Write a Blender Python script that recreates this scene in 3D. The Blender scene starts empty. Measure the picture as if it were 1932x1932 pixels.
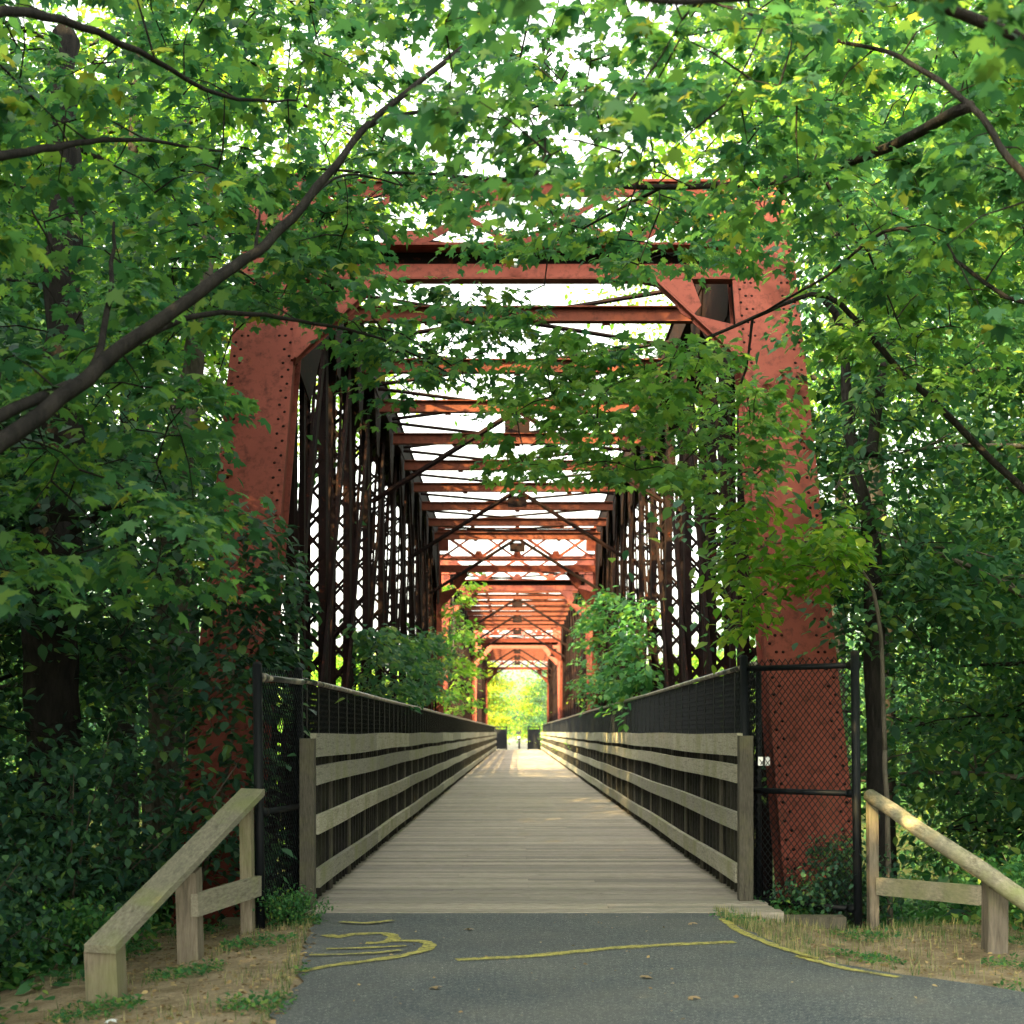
import bpy, math, random
import numpy as np
from mathutils import Vector, Matrix

# ------------------------------------------------------------------ camera, world, sun, exposure
S = bpy.context.scene
CH = 1.35                      # eye height
F = 2800.0                     # focal length in units of a 1932 unit wide frame
VU, VV = 976.0, 1381.0         # vanishing point
cd = bpy.data.cameras.new("camera"); cam = bpy.data.objects.new("camera", cd)
S.collection.objects.link(cam); S.camera = cam
cam.location = (0, 0, CH); cam.rotation_euler = (math.radians(90), 0, 0)
cd.sensor_width = 36; cd.lens = 36 * F / 1932
cd.shift_x = (966 - VU) / 1932.0
cd.shift_y = (VV - 966) / 1932.0
cd.clip_start = 0.05; cd.clip_end = 3000
cd.dof.use_dof = True; cd.dof.focus_distance = 13.0; cd.dof.aperture_fstop = 3.2

SUN_EL, SUN_AZ = 35.0, 222.0   # azimuth clockwise from +Y : the sun stands behind and left of the camera
az, el = math.radians(SUN_AZ), math.radians(SUN_EL)
sdir = Vector((math.sin(az) * math.cos(el), math.cos(az) * math.cos(el), math.sin(el)))
W = bpy.data.worlds.new("World"); S.world = W; W.use_nodes = True
nt = W.node_tree; bg = nt.nodes["Background"]
sky = nt.nodes.new("ShaderNodeTexSky"); sky.sky_type = 'NISHITA'; sky.sun_disc = False
sky.sun_elevation = el; sky.sun_rotation = az
sky.air_density = 1.0; sky.dust_density = 5.0; sky.ozone_density = 0.6
hs = nt.nodes.new("ShaderNodeHueSaturation"); hs.inputs['Saturation'].default_value = 0.25
mx = nt.nodes.new("ShaderNodeMix"); mx.data_type = 'RGBA'; mx.blend_type = 'MULTIPLY'
mx.inputs[0].default_value = 1.0; mx.inputs[7].default_value = (1.0, 0.985, 0.84, 1)
nt.links.new(sky.outputs[0], hs.inputs['Color']); nt.links.new(hs.outputs[0], mx.inputs[6])
nt.links.new(mx.outputs[2], bg.inputs[0]); bg.inputs[1].default_value = 0.15
sl = bpy.data.lights.new("sun", 'SUN'); sl.energy = 5.0; sl.angle = math.radians(0.5); sl.color = (1.0, 0.72, 0.27)
so = bpy.data.objects.new("sun", sl); S.collection.objects.link(so)
so.rotation_euler = sdir.to_track_quat('Z', 'Y').to_euler()
S.view_settings.view_transform = 'Standard'; S.view_settings.look = 'None'
S.view_settings.gamma = 1; S.view_settings.exposure = 3.0
S.cycles.max_bounces = 7; S.cycles.diffuse_bounces = 4; S.cycles.transmission_bounces = 4
S.cycles.use_denoising = True

# ------------------------------------------------------------------ helpers
C = S.collection
def P(u, v, d):                # a point seen at (u, v) of the 1932-wide photograph, d metres ahead
    return Vector(((u - VU) * d / F, d, CH + (VV - v) * d / F))
def G(u, v, z=0.0):            # the point of the plane z seen at (u, v)
    d = (CH - z) * F / (v - VV)
    return Vector(((u - VU) * d / F, d, z))

class MB:
    def __init__(s): s.v = []; s.f = []
    def hexa(s, c):
        n = len(s.v); s.v += [tuple(p) for p in c]
        for q in ((0,3,2,1),(4,5,6,7),(0,1,5,4),(1,2,6,5),(2,3,7,6),(3,0,4,7)): s.f.append(tuple(n+i for i in q))
    def box(s, x0, x1, y0, y1, z0, z1):
        s.hexa([(x0,y0,z0),(x1,y0,z0),(x1,y1,z0),(x0,y1,z0),(x0,y0,z1),(x1,y0,z1),(x1,y1,z1),(x0,y1,z1)])
    def bar(s, p0, p1, a, b, side=Vector((1,0,0))):     # a along side, b across
        p0, p1 = Vector(p0), Vector(p1); d = (p1-p0).normalized()
        sd = Vector(side); sd = (sd - d*sd.dot(d))
        if sd.length < 1e-4: sd = d.orthogonal()
        sd.normalize(); up = d.cross(sd)
        c = []
        for p in (p0, p1):
            for i, j in ((-1,-1),(1,-1),(1,1),(-1,1)): c.append(p + sd*a/2*i + up*b/2*j)
        s.hexa(c)
    def tube(s, pts, rad, n=6, cap=True):
        pts = [Vector(p) for p in pts]; m = len(s.v); ref = Vector((0.31,0.17,0.93))
        for i, p in enumerate(pts):
            d = (pts[min(i+1,len(pts)-1)] - pts[max(i-1,0)])
            d = d.normalized() if d.length > 1e-7 else Vector((0,0,1))
            a = d.cross(ref)
            if a.length < 1e-3: a = d.cross(Vector((1,0,0)))
            a.normalize(); b = d.cross(a); r = rad[i] if hasattr(rad, '__len__') else rad
            for k in range(n):
                t = 2*math.pi*k/n; s.v.append(tuple(p + (a*math.cos(t) + b*math.sin(t))*r))
        for i in range(len(pts)-1):
            for k in range(n):
                s.f.append((m+i*n+k, m+i*n+(k+1)%n, m+(i+1)*n+(k+1)%n, m+(i+1)*n+k))
        if cap:
            s.f.append(tuple(m+k for k in reversed(range(n)))); e = m+(len(pts)-1)*n
            s.f.append(tuple(e+k for k in range(n)))
    def prism(s, poly, off):   # poly : 3D points, off : extrusion vector
        n = len(poly); m = len(s.v); off = Vector(off)
        s.v += [tuple(p) for p in poly] + [tuple(Vector(p)+off) for p in poly]
        s.f.append(tuple(range(m, m+n))); s.f.append(tuple(m+n+i for i in reversed(range(n))))
        for i in range(n):
            j = (i+1) % n; s.f.append((m+i, m+n+i, m+n+j, m+j))
    def dome(s, c, nrm, r):
        nrm = Vector(nrm).normalized(); a = nrm.orthogonal().normalized(); b = nrm.cross(a); m = len(s.v); c = Vector(c)
        for k in range(6):
            t = k*math.pi/3; s.v.append(tuple(c + (a*math.cos(t)+b*math.sin(t))*r))
        for k in range(6):
            t = k*math.pi/3; s.v.append(tuple(c + (a*math.cos(t)+b*math.sin(t))*r*.6 + nrm*r*.55))
        for k in range(6): s.f.append((m+k, m+(k+1)%6, m+6+(k+1)%6, m+6+k))
        s.f.append(tuple(m+6+k for k in range(6)))
    def mesh(s, name, mat, smooth=False):
        me = bpy.data.meshes.new(name); me.from_pydata(s.v, [], s.f); me.materials.append(mat)
        if smooth: me.polygons.foreach_set('use_smooth', [True]*len(me.polygons))
        me.update(); return me
    def obj(s, name, mat, parent=None, smooth=False, loc=None, label=None):
        o = bpy.data.objects.new(name, s.mesh(name, mat, smooth)); C.objects.link(o)
        if parent: o.parent = parent
        if loc is not None: o.location = loc
        if label: o['label'] = label
        return o
def tag(o, label=None, cat=None, group=None, kind=None):
    if label: o['label'] = label
    if cat: o['category'] = cat
    if group: o['group'] = group
    if kind: o['kind'] = kind
    return o
def thing(name, label, cat, loc=(0,0,0), group=None, rz=0):
    o = bpy.data.objects.new(name, None); C.objects.link(o); o.location = loc; o.rotation_euler = (0,0,rz)
    o.empty_display_size = .3
    return tag(o, label, cat, group)
def copy_thing(src, loc, rz=0, scale=None, label=None, group=None):
    kids = [c for c in src.children]
    r = src.copy(); C.objects.link(r); r.location = loc; r.rotation_euler = (0,0,rz)
    if scale: r.scale = (scale,)*3 if not hasattr(scale,'__len__') else scale
    if label: r['label'] = label
    if group: r['group'] = group
    for k in kids:
        c = k.copy(); C.objects.link(c); c.parent = r
        for g in k.children:
            d = g.copy(); C.objects.link(d); d.parent = c
    return r

# ------------------------------------------------------------------ materials
def N(nt, t, **kw):
    n = nt.nodes.new(t)
    for k, v in kw.items(): setattr(n, k, v)
    return n
def base_mat(name, rough=0.8, spec=0.3, metal=0.0):
    m = bpy.data.materials.new(name); m.use_nodes = True; b = m.node_tree.nodes["Principled BSDF"]
    b.inputs['Roughness'].default_value = rough; b.inputs['Metallic'].default_value = metal
    b.inputs['Specular IOR Level'].default_value = spec
    return m, m.node_tree, b
def ramp(nt, stops, fac):
    r = N(nt, "ShaderNodeValToRGB"); e = r.color_ramp.elements
    while len(e) > 1: e.remove(e[-1])
    e[0].position, e[0].color = stops[0][0], (*stops[0][1], 1)
    for p, c in stops[1:]:
        x = e.new(p); x.color = (*c, 1)
    nt.links.new(fac, r.inputs[0]); return r.outputs[0]
def noise(nt, scale, detail=4, vec=None, rough=.55, dim='3D'):
    n = N(nt, "ShaderNodeTexNoise"); n.inputs['Scale'].default_value = scale; n.inputs['Detail'].default_value = detail
    n.inputs['Roughness'].default_value = rough
    if vec is not None: nt.links.new(vec, n.inputs['Vector'])
    return n.outputs['Fac']
def mixc(nt, fac, a, b, mode='MIX'):
    m = N(nt, "ShaderNodeMix", data_type='RGBA', blend_type=mode)
    if isinstance(fac, float): m.inputs[0].default_value = fac
    else: nt.links.new(fac, m.inputs[0])
    for i, x in ((6,a),(7,b)):
        if isinstance(x, tuple): m.inputs[i].default_value = (*x, 1)
        else: nt.links.new(x, m.inputs[i])
    return m.outputs[2]
def objco(nt, scale=(1,1,1)):
    t = N(nt, "ShaderNodeTexCoord"); m = N(nt, "ShaderNodeMapping"); m.inputs['Scale'].default_value = scale
    nt.links.new(t.outputs['Object'], m.inputs[0]); return m.outputs[0]
def bump(nt, b, h, strength, dist):
    n = N(nt, "ShaderNodeBump"); n.inputs['Strength'].default_value = strength; n.inputs['Distance'].default_value = dist
    nt.links.new(h, n.inputs['Height']); nt.links.new(n.outputs[0], b.inputs['Normal'])
def island(nt): return N(nt, "ShaderNodeNewGeometry").outputs['Random Per Island']

def leaf_mat(name, stops, trans=0.45, tcol=(1.3,1.35,0.8), rough=.5):
    m = bpy.data.materials.new(name); m.use_nodes = True; nt = m.node_tree
    b = nt.nodes["Principled BSDF"]; out = nt.nodes["Material Output"]
    b.inputs['Roughness'].default_value = rough; b.inputs['Specular IOR Level'].default_value = .25
    col = ramp(nt, stops, island(nt)); nt.links.new(col, b.inputs['Base Color'])
    t = N(nt, "ShaderNodeBsdfTranslucent"); nt.links.new(mixc(nt, 1.0, col, tcol, 'MULTIPLY'), t.inputs[0])
    s = N(nt, "ShaderNodeMixShader"); s.inputs[0].default_value = trans
    nt.links.new(b.outputs[0], s.inputs[1]); nt.links.new(t.outputs[0], s.inputs[2]); nt.links.new(s.outputs[0], out.inputs[0])
    return m
M = {}
M['maple'] = leaf_mat("maple_leaf", [(0,(.032,.11,.070)),(.4,(.060,.17,.078)),(.8,(.12,.25,.075)),(.97,(.19,.31,.07)),(1,(.32,.30,.06))], .6)
M['maple_lime'] = leaf_mat("brightened_maple_leaf", [(0,(.06,.17,.07)),(.5,(.12,.27,.075)),(1,(.24,.37,.08))], .6)  # maple colour lightened to stand in for light on the low bough
M['forest'] = leaf_mat("forest_leaf", [(0,(.025,.085,.055)),(.5,(.045,.13,.060)),(.85,(.09,.19,.06)),(1,(.20,.28,.06))], .5)
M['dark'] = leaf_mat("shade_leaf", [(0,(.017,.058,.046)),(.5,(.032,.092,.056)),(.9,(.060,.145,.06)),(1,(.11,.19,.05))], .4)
M['shrub'] = leaf_mat("shrub_leaf", [(0,(.03,.115,.05)),(.5,(.05,.17,.06)),(.9,(.10,.24,.065)),(1,(.22,.30,.07))], .45)
M['yellow'] = leaf_mat("yellow_leaf", [(0,(.09,.20,.03)),(.5,(.20,.30,.03)),(.9,(.40,.38,.03)),(1,(.50,.30,.03))], .5)
M['lime'] = leaf_mat("lime_leaf", [(0,(.07,.20,.03)),(.5,(.14,.30,.035)),(1,(.28,.38,.05))], .5)
M['grass'] = leaf_mat("grass_blade", [(0,(.05,.11,.04)),(.45,(.12,.17,.06)),(.6,(.26,.24,.12)),(1,(.38,.33,.18))], .3)
M['litter'] = leaf_mat("dry_leaf", [(0,(.13,.08,.04)),(.5,(.28,.19,.10)),(1,(.45,.33,.16))], .15)

def bark(name, a, b_, sc=14):
    m, nt, b = base_mat(name, .95, .1)
    v = objco(nt, (1,1,.22)); n = noise(nt, sc, 6, v, .7)
    nt.links.new(ramp(nt, [(.3,a),(.7,b_)], n), b.inputs['Base Color']); bump(nt, b, n, 1.0, .05); return m
M['bark'] = bark("dark_bark", (.009,.009,.010), (.034,.030,.028))
M['bark2'] = bark("grey_bark", (.05,.045,.04), (.16,.14,.115))

def steel(name, c0, c1, rust, dark=(.06,.025,.02), spec=.15, th=(.50,.68)):
    m, nt, b = base_mat(name, .8, spec)
    v = objco(nt); n1 = noise(nt, 1.6, 6, v, .65); n2 = noise(nt, 11, 5, v, .7)
    vs = objco(nt, (9,9,.7)); n3 = noise(nt, 1.4, 4, vs, .6)
    c = ramp(nt, [(.25,c0),(.75,c1)], n1)
    c = mixc(nt, ramp(nt, [(th[0],(0,0,0)),(th[1],(1,1,1))], n2), c, rust)
    c = mixc(nt, ramp(nt, [(.58,(0,0,0)),(.8,(.7,.7,.7))], n3), c, dark)
    nt.links.new(c, b.inputs['Base Color']); bump(nt, b, n2, .35, .006); return m
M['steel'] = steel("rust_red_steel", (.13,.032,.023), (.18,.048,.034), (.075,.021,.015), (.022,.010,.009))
M['steel_dark'] = steel("shaded_red_steel", (.007,.007,.008), (.018,.009,.008), (.085,.020,.009), (.006,.005,.006), .02, (.60,.74))  # red steel painted near black for the shade of the backlit web

M['steel_brown'] = steel("shaded_strut_steel", (.075,.025,.017), (.13,.038,.024), (.05,.018,.013), (.015,.009,.008), .08)  # strut red browned and darkened for the shade of their undersides

def wood(name, a, b_, c_, moss=(.13,.15,.05), mo=.5, grain=(2,2,2), bstr=.7, per='island'):
    m, nt, b = base_mat(name, .88, .15)
    v = objco(nt, grain); n = noise(nt, 9, 7, v, .7); n2 = noise(nt, 1.7, 5, objco(nt), .65); r = island(nt) if per == 'island' else N(nt, "ShaderNodeObjectInfo").outputs['Random']
    n4 = noise(nt, 2.6, 6, v, .75); n5 = noise(nt, 3.1, 3, objco(nt), .6)
    c = ramp(nt, [(.28,a),(.55,b_),(.78,c_)], n)
    rr = ramp(nt, [(0,(.66,.66,.68)),(1,(1.2,1.17,1.1))], r)
    c = mixc(nt, 1.0, c, rr, 'MULTIPLY')
    c = mixc(nt, ramp(nt, [(.52,(0,0,0)),(.70,(.75,.75,.75))], n4), c, tuple(q*.38 for q in a))
    c = mixc(nt, ramp(nt, [(.55,(0,0,0)),(.70,(.45,.45,.45))], n5), c, tuple(q*.55 for q in b_))
    c = mixc(nt, ramp(nt, [(.47,(0,0,0)),(.68,(mo,mo,mo))], n2), c, moss)
    nt.links.new(c, b.inputs['Base Color']); bump(nt, b, n, bstr, .006); return m
M['deck'] = wood("weathered_deck", (.20,.176,.16), (.36,.325,.295), (.50,.46,.42), (.22,.21,.16), .35, (1.2,16,16))
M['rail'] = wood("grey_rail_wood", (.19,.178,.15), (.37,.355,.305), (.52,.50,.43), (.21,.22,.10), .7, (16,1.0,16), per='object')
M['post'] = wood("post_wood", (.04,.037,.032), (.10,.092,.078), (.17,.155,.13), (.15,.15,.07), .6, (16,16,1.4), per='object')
M['guard'] = wood("guard_wood", (.15,.137,.11), (.28,.26,.21), (.40,.37,.30), (.20,.22,.09), .75, (7,.8,7), per='object')
M['guardpost'] = wood("guard_post_wood", (.10,.085,.068), (.21,.18,.145), (.30,.26,.21), (.17,.18,.08), .6, (7,7,.7), per='object')

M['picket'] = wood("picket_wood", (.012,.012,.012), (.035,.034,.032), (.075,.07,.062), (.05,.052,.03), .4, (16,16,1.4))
m, nt, b = base_mat("black_vinyl", .55, .2); b.inputs['Base Color'].default_value = (.003,.0045,.007,1); M['black'] = m
m, nt, b = base_mat("worn_pipe", .35, .6)
n = noise(nt, 7, 4, objco(nt)); nt.links.new(ramp(nt, [(.45,(.015,.018,.02)),(.62,(.35,.30,.24))], n), b.inputs['Base Color']); M['pipe'] = m
m, nt, b = base_mat("galvanised", .3, .6, .8); b.inputs['Base Color'].default_value = (.6,.62,.65,1); M['galv'] = m
m, nt, b = base_mat("yellow_paint", .8, .2)
n = noise(nt, 22, 6, objco(nt), .75); nt.links.new(ramp(nt, [(.36,(.09,.09,.06)),(.55,(.42,.38,.10)),(.8,(.55,.50,.17))], n), b.inputs['Base Color']); tr_ = N(nt, "ShaderNodeBsdfTransparent"); ms_ = N(nt, "ShaderNodeMixShader"); n3 = noise(nt, 45, 5, objco(nt), .85)
nt.links.new(ramp(nt, [(.34,(0,0,0)),(.46,(.9,.9,.9))], n3), ms_.inputs[0]); nt.links.new(tr_.outputs[0], ms_.inputs[1]); nt.links.new(b.outputs[0], ms_.inputs[2])
nt.links.new(ms_.outputs[0], nt.nodes["Material Output"].inputs[0]); M['paint'] = m
m, nt, b = base_mat("asphalt", .9, .3)
v = objco(nt); n = noise(nt, 48, 4, v, .85); n1 = noise(nt, 1.1, 5, v, .6); vo = N(nt, "ShaderNodeTexVoronoi"); vo.inputs['Scale'].default_value = 38; nt.links.new(v, vo.inputs[0])
c = ramp(nt, [(.34,(.022,.030,.042)),(.48,(.055,.068,.084)),(.60,(.10,.112,.122)),(.70,(.26,.26,.25))], n)
c = mixc(nt, ramp(nt, [(.35,(0,0,0)),(.7,(.5,.5,.5))], n1), c, (.14,.135,.125))
n7 = noise(nt, 95, 2, v, .6); c = mixc(nt, ramp(nt, [(.64,(0,0,0)),(.70,(1,1,1))], n7), c, (.42,.41,.37))
n8 = noise(nt, .5, 5, v, .6); c = mixc(nt, ramp(nt, [(.45,(0,0,0)),(.65,(.45,.45,.45))], n8), c, (.05,.055,.065))
c = mixc(nt, ramp(nt, [(.0,(.9,.9,.9)),(.20,(0,0,0))], vo.outputs['Distance']), c, (.30,.28,.25))
nt.links.new(c, b.inputs['Base Color']); bump(nt, b, n, .8, .006); M['asphalt'] = m
m, nt, b = base_mat("dirt", .97, .1)
v = objco(nt); n = noise(nt, 3.2, 8, v, .7); n2 = noise(nt, 60, 4, v, .8)
c = ramp(nt, [(.25,(.12,.09,.06)),(.42,(.27,.21,.14)),(.62,(.46,.37,.27)),(.8,(.14,.15,.06))], n)
c = mixc(nt, ramp(nt, [(.35,(.5,.5,.5)),(.6,(0,0,0))], n2), c, (.09,.065,.04))
sp = N(nt, "ShaderNodeSeparateXYZ"); nt.links.new(v, sp.inputs[0])
ax = N(nt, "ShaderNodeMath", operation='ABSOLUTE'); nt.links.new(sp.outputs[0], ax.inputs[0])
def rng_(o, a, b2):
    q = N(nt, "ShaderNodeMapRange"); q.inputs[1].default_value = a; q.inputs[2].default_value = b2; nt.links.new(o, q.inputs[0]); return q.outputs[0]
mxm = N(nt, "ShaderNodeMath", operation='MAXIMUM'); nt.links.new(rng_(ax.outputs[0], 3.8, 4.8), mxm.inputs[0]); nt.links.new(rng_(sp.outputs[1], 11.3, 12.3), mxm.inputs[1])
c = mixc(nt, mxm.outputs[0], c, ramp(nt, [(.3,(.018,.020,.010)),(.5,(.045,.055,.020)),(.7,(.035,.07,.022))], n))
nt.links.new(c, b.inputs['Base Color']); bump(nt, b, n2, 1.0, .02); M['dirt'] = m
m, nt, b = base_mat("lamp_white", .4, .5); b.inputs['Base Color'].default_value = (.75,.78,.82,1); M['white'] = m
m, nt, b = base_mat("dark_glass", .1, .8); b.inputs['Base Color'].default_value = (.03,.035,.05,1); M['glass'] = m

# ------------------------------------------------------------------ the ground
def smooth(a, b_, x):
    t = np.clip((x-a)/(b_-a), 0, 1); return t*t*(3-2*t)
def gh(x, y):
    x = np.asarray(x, float); y = np.asarray(y, float)
    near = 1 - smooth(11.0, 16.0, y); far = smooth(110.5, 113.5, y)
    flat = np.maximum(near, far)
    side = smooth(1.4, 2.4, np.abs(x))*0.10
    left = smooth(-2.5, -7.0, x)*2.6*(y < 40) ; right = smooth(3.6, 11.0, x)*1.3*(y < 40)
    base = -side - left - right
    valley = -3.6 + smooth(16, 60, np.abs(x))*2.0
    z = base*flat + valley*(1-flat)
    z = z*(1 - smooth(60, 200, np.abs(x))*0.3)
    z = z + 0.03*np.sin(x*3.1+y*1.7)*np.sin(y*2.3-x*.9)*smooth(1.6, 2.6, np.abs(x))
    return z
def ghf(x, y): return float(gh(x, y))
xs = np.unique(np.concatenate([np.arange(-8, 8.01, .2), np.arange(-40, 40, 1.5), np.array([-900,-500,-300,-200,-140,-100,-70,-50,50,70,100,140,200,300,500,900.])]))
ys = np.unique(np.concatenate([np.arange(4, 18, .2), np.arange(-30, 125, 1.5), np.arange(109,115,.5), np.array([-900,-400,-200,-100,-60,-40,130,150,200,300,500,900.])]))
gx, gy = np.meshgrid(xs, ys); gz = gh(gx, gy)
# keep the ground just under the asphalt sheet
b_ = MB(); nx = len(xs)
b_.v = list(zip(gx.ravel().tolist(), gy.ravel().tolist(), (gz.ravel()-0.004).tolist()))
b_.f = [(j*nx+i, j*nx+i+1, (j+1)*nx+i+1, (j+1)*nx+i) for j in range(len(ys)-1) for i in range(nx-1)]
tag(b_.obj("ground", M['dirt'], smooth=True), "brown dirt ground with patchy grass beside the asphalt", kind='structure')

def strip(cols, z, thick=0.0):       # cols : [(xl, xr, y)...]
    b = MB()
    for xl, xr, y in cols: b.v += [(xl, y, z), (xr, y, z)]
    for i in range(len(cols)-1): b.f.append((2*i, 2*i+1, 2*i+3, 2*i+2))
    return b
edgeL = [(-30,-1.3),(0,-1.15),(5,-1.13),(6.86,-1.14),(7.57,-1.16),(8.23,-1.21),(9.3,-1.33),(10.5,-1.42),(11.0,-1.5)]
edgeR = [(-30,3.2),(0,3.0),(5,3.0),(6.9,2.9),(7.7,2.63),(8.23,2.13),(8.7,1.81),(9.6,1.62),(10.68,1.48),(11.0,1.46)]
rng = np.random.default_rng(5)
yy = np.concatenate([[-30,-15,0,3], np.arange(5, 11.0, .12), [11.015]])
cols = []
for y in yy:
    l = np.interp(y, [e[0] for e in edgeL], [e[1] for e in edgeL]) + rng.normal(0,.018)
    r = np.interp(y, [e[0] for e in edgeR], [e[1] for e in edgeR]) + rng.normal(0,.018)
    cols.append((l, r, y))
tag(strip(cols, .006).obj("path", M['asphalt']), "dark speckled asphalt path leading to the deck", kind='structure')
tag(strip([(-1.6,1.6,111.9),(-1.7,1.7,140),(-1.6,1.9,200),(-2,2,400)], .008).obj("path", M['asphalt']), "asphalt path beyond the far end of the bridge", kind='structure')

# painted markings
def ribbon(pts, w, z, name, label):
    b = MB(); pts = [Vector(p) for p in pts]
    # resample
    q = [pts[0]]
    for i in range(len(pts)-1):
        n = max(1, int((pts[i+1]-pts[i]).length/.05))
        for k in range(1, n+1): q.append(pts[i].lerp(pts[i+1], k/n))
    q = [ (q[max(i-1,0)]+q[i]*2+q[min(i+1,len(q)-1)])/4 for i in range(len(q)) ]
    rg = random.Random(len(q))
    for i, p in enumerate(q):
        d = q[min(i+1,len(q)-1)] - q[max(i-1,0)]; d.z = 0; d.normalize(); s_ = Vector((-d.y, d.x, 0))
        ww = w*(.75+.5*rg.random())
        b.v += [tuple(p + s_*ww/2 + Vector((0,0,z))), tuple(p - s_*ww/2 + Vector((0,0,z)))]
    for i in range(len(q)-1): b.f.append((2*i, 2*i+1, 2*i+3, 2*i+2))
    return b
def cr(x, y):       # crop pixel of the near strip -> ground point
    return G((800 + x*.828)*.644, (2500 + y*.828)*.644)
sw1 = [cr(*p) for p in [(185,292),(230,303),(260,293),(330,288),(395,286),(428,298),(425,312),(380,322),(320,322)]]
sw2 = [cr(*p) for p in [(400,318),(470,314),(530,316),(558,328),(535,350),(450,370),(330,388),(210,402),(90,426)]]
sw3 = [cr(*p) for p in [(180,345),(280,343),(400,338),(480,333)]]
sw4 = [cr(*p) for p in [(120,368),(240,366),(370,360),(460,350)]]
sw5 = [cr(*p) for p in [(230,250),(330,256),(430,244)]]
t = thing("painted_scrawl", "looping yellow paint scrawl on the asphalt at the left foot of the deck", "road marking")
for i, (q, w) in enumerate(((sw1,.085),(sw2,.08),(sw3,.055),(sw4,.055),(sw5,.07))): ribbon(q, w, .010+.002*i, "", "").obj("stroke", M['paint'], t)
o = ribbon([cr(*p) for p in [(640,382),(900,370),(1100,350),(1200,340),(1400,328),(1640,318)]], .10, .010, "", "").obj("painted_line", M['paint'])
tag(o, "long faint yellow paint line crossing the asphalt before the deck", "road marking")
o = ribbon([cr(*p) for p in [(1590,235),(1640,275),(1700,302),(1780,335),(1930,380)]] + [G(1500,1806),G(1600,1832),G(1700,1848)], .06, .012, "", "").obj("painted_line", M['paint'])
tag(o, "curved yellow paint line along the right edge of the asphalt", "road marking")

# ------------------------------------------------------------------ the deck
DY0, DY1 = 11.02, 111.8
b = MB(); rg = random.Random(3); y = DY0
b.box(-1.78, 1.98, y, y+.19, -.14, .012); y += .20
while y < DY1:
    w = .142; dz = rg.uniform(-.003,.003); sk = rg.uniform(-.004,.004)
    x0, x1 = -1.76+rg.uniform(-.02,.02), 1.96+rg.uniform(-.02,.02)
    cuts = [x0, x1] if rg.random() < .5 else [x0, rg.choice((-.55,.1,.7)), x1]
    for k in range(len(cuts)-1):
        a, c = cuts[k]+.002, cuts[k+1]-.002
        b.hexa([(a,y-sk,-.04+dz),(c,y+sk,-.04+dz),(c,y+w+sk,-.04+dz),(a,y+w-sk,-.04+dz),(a,y-sk,dz),(c,y+sk,dz),(c,y+w+sk,dz+rg.uniform(-.002,.002)),(a,y+w-sk,dz)])
    y += w + .008
deck = thing("boardwalk", "weathered plank deck running the whole length of the bridge", "boardwalk"); deck['kind'] = 'structure'
b.obj("deck_boards", M['deck'], deck)
b = MB()
for x in (-1.5,-.5,.5,1.5): b.box(x-.08, x+.12, DY0+.25, DY1, -.36, -.045)
b.obj("joists", M['post'], deck)
b = MB(); b.box(1.75, 2.45, 11.05, 11.22, -.2, -.03); b.box(-2.2, -1.79, 11.05, 11.22, -.25, -.05)
b.obj("sill_beam", M['post'], deck)
# abutment under the deck
m_, nt_, bb_ = base_mat("stone_block", .95, .1); n_ = noise(nt_, 5, 6, objco(nt_)); nt_.links.new(ramp(nt_, [(.3,(.10,.09,.08)),(.7,(.26,.24,.21))], n_), bb_.inputs['Base Color']); bump(nt_, bb_, n_, .8, .03); M['stone'] = m_
for ya, yb_, lb in ((11.35,12.6,"grey stone abutment beneath the near deck edge"),(111.0,112.2,"grey stone abutment beneath the far deck end")):
    b = MB(); b.box(-3.2, 3.2, ya, yb_, -4.2, -.42); tag(b.obj("abutment", M['stone']), lb, "abutment")

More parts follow.
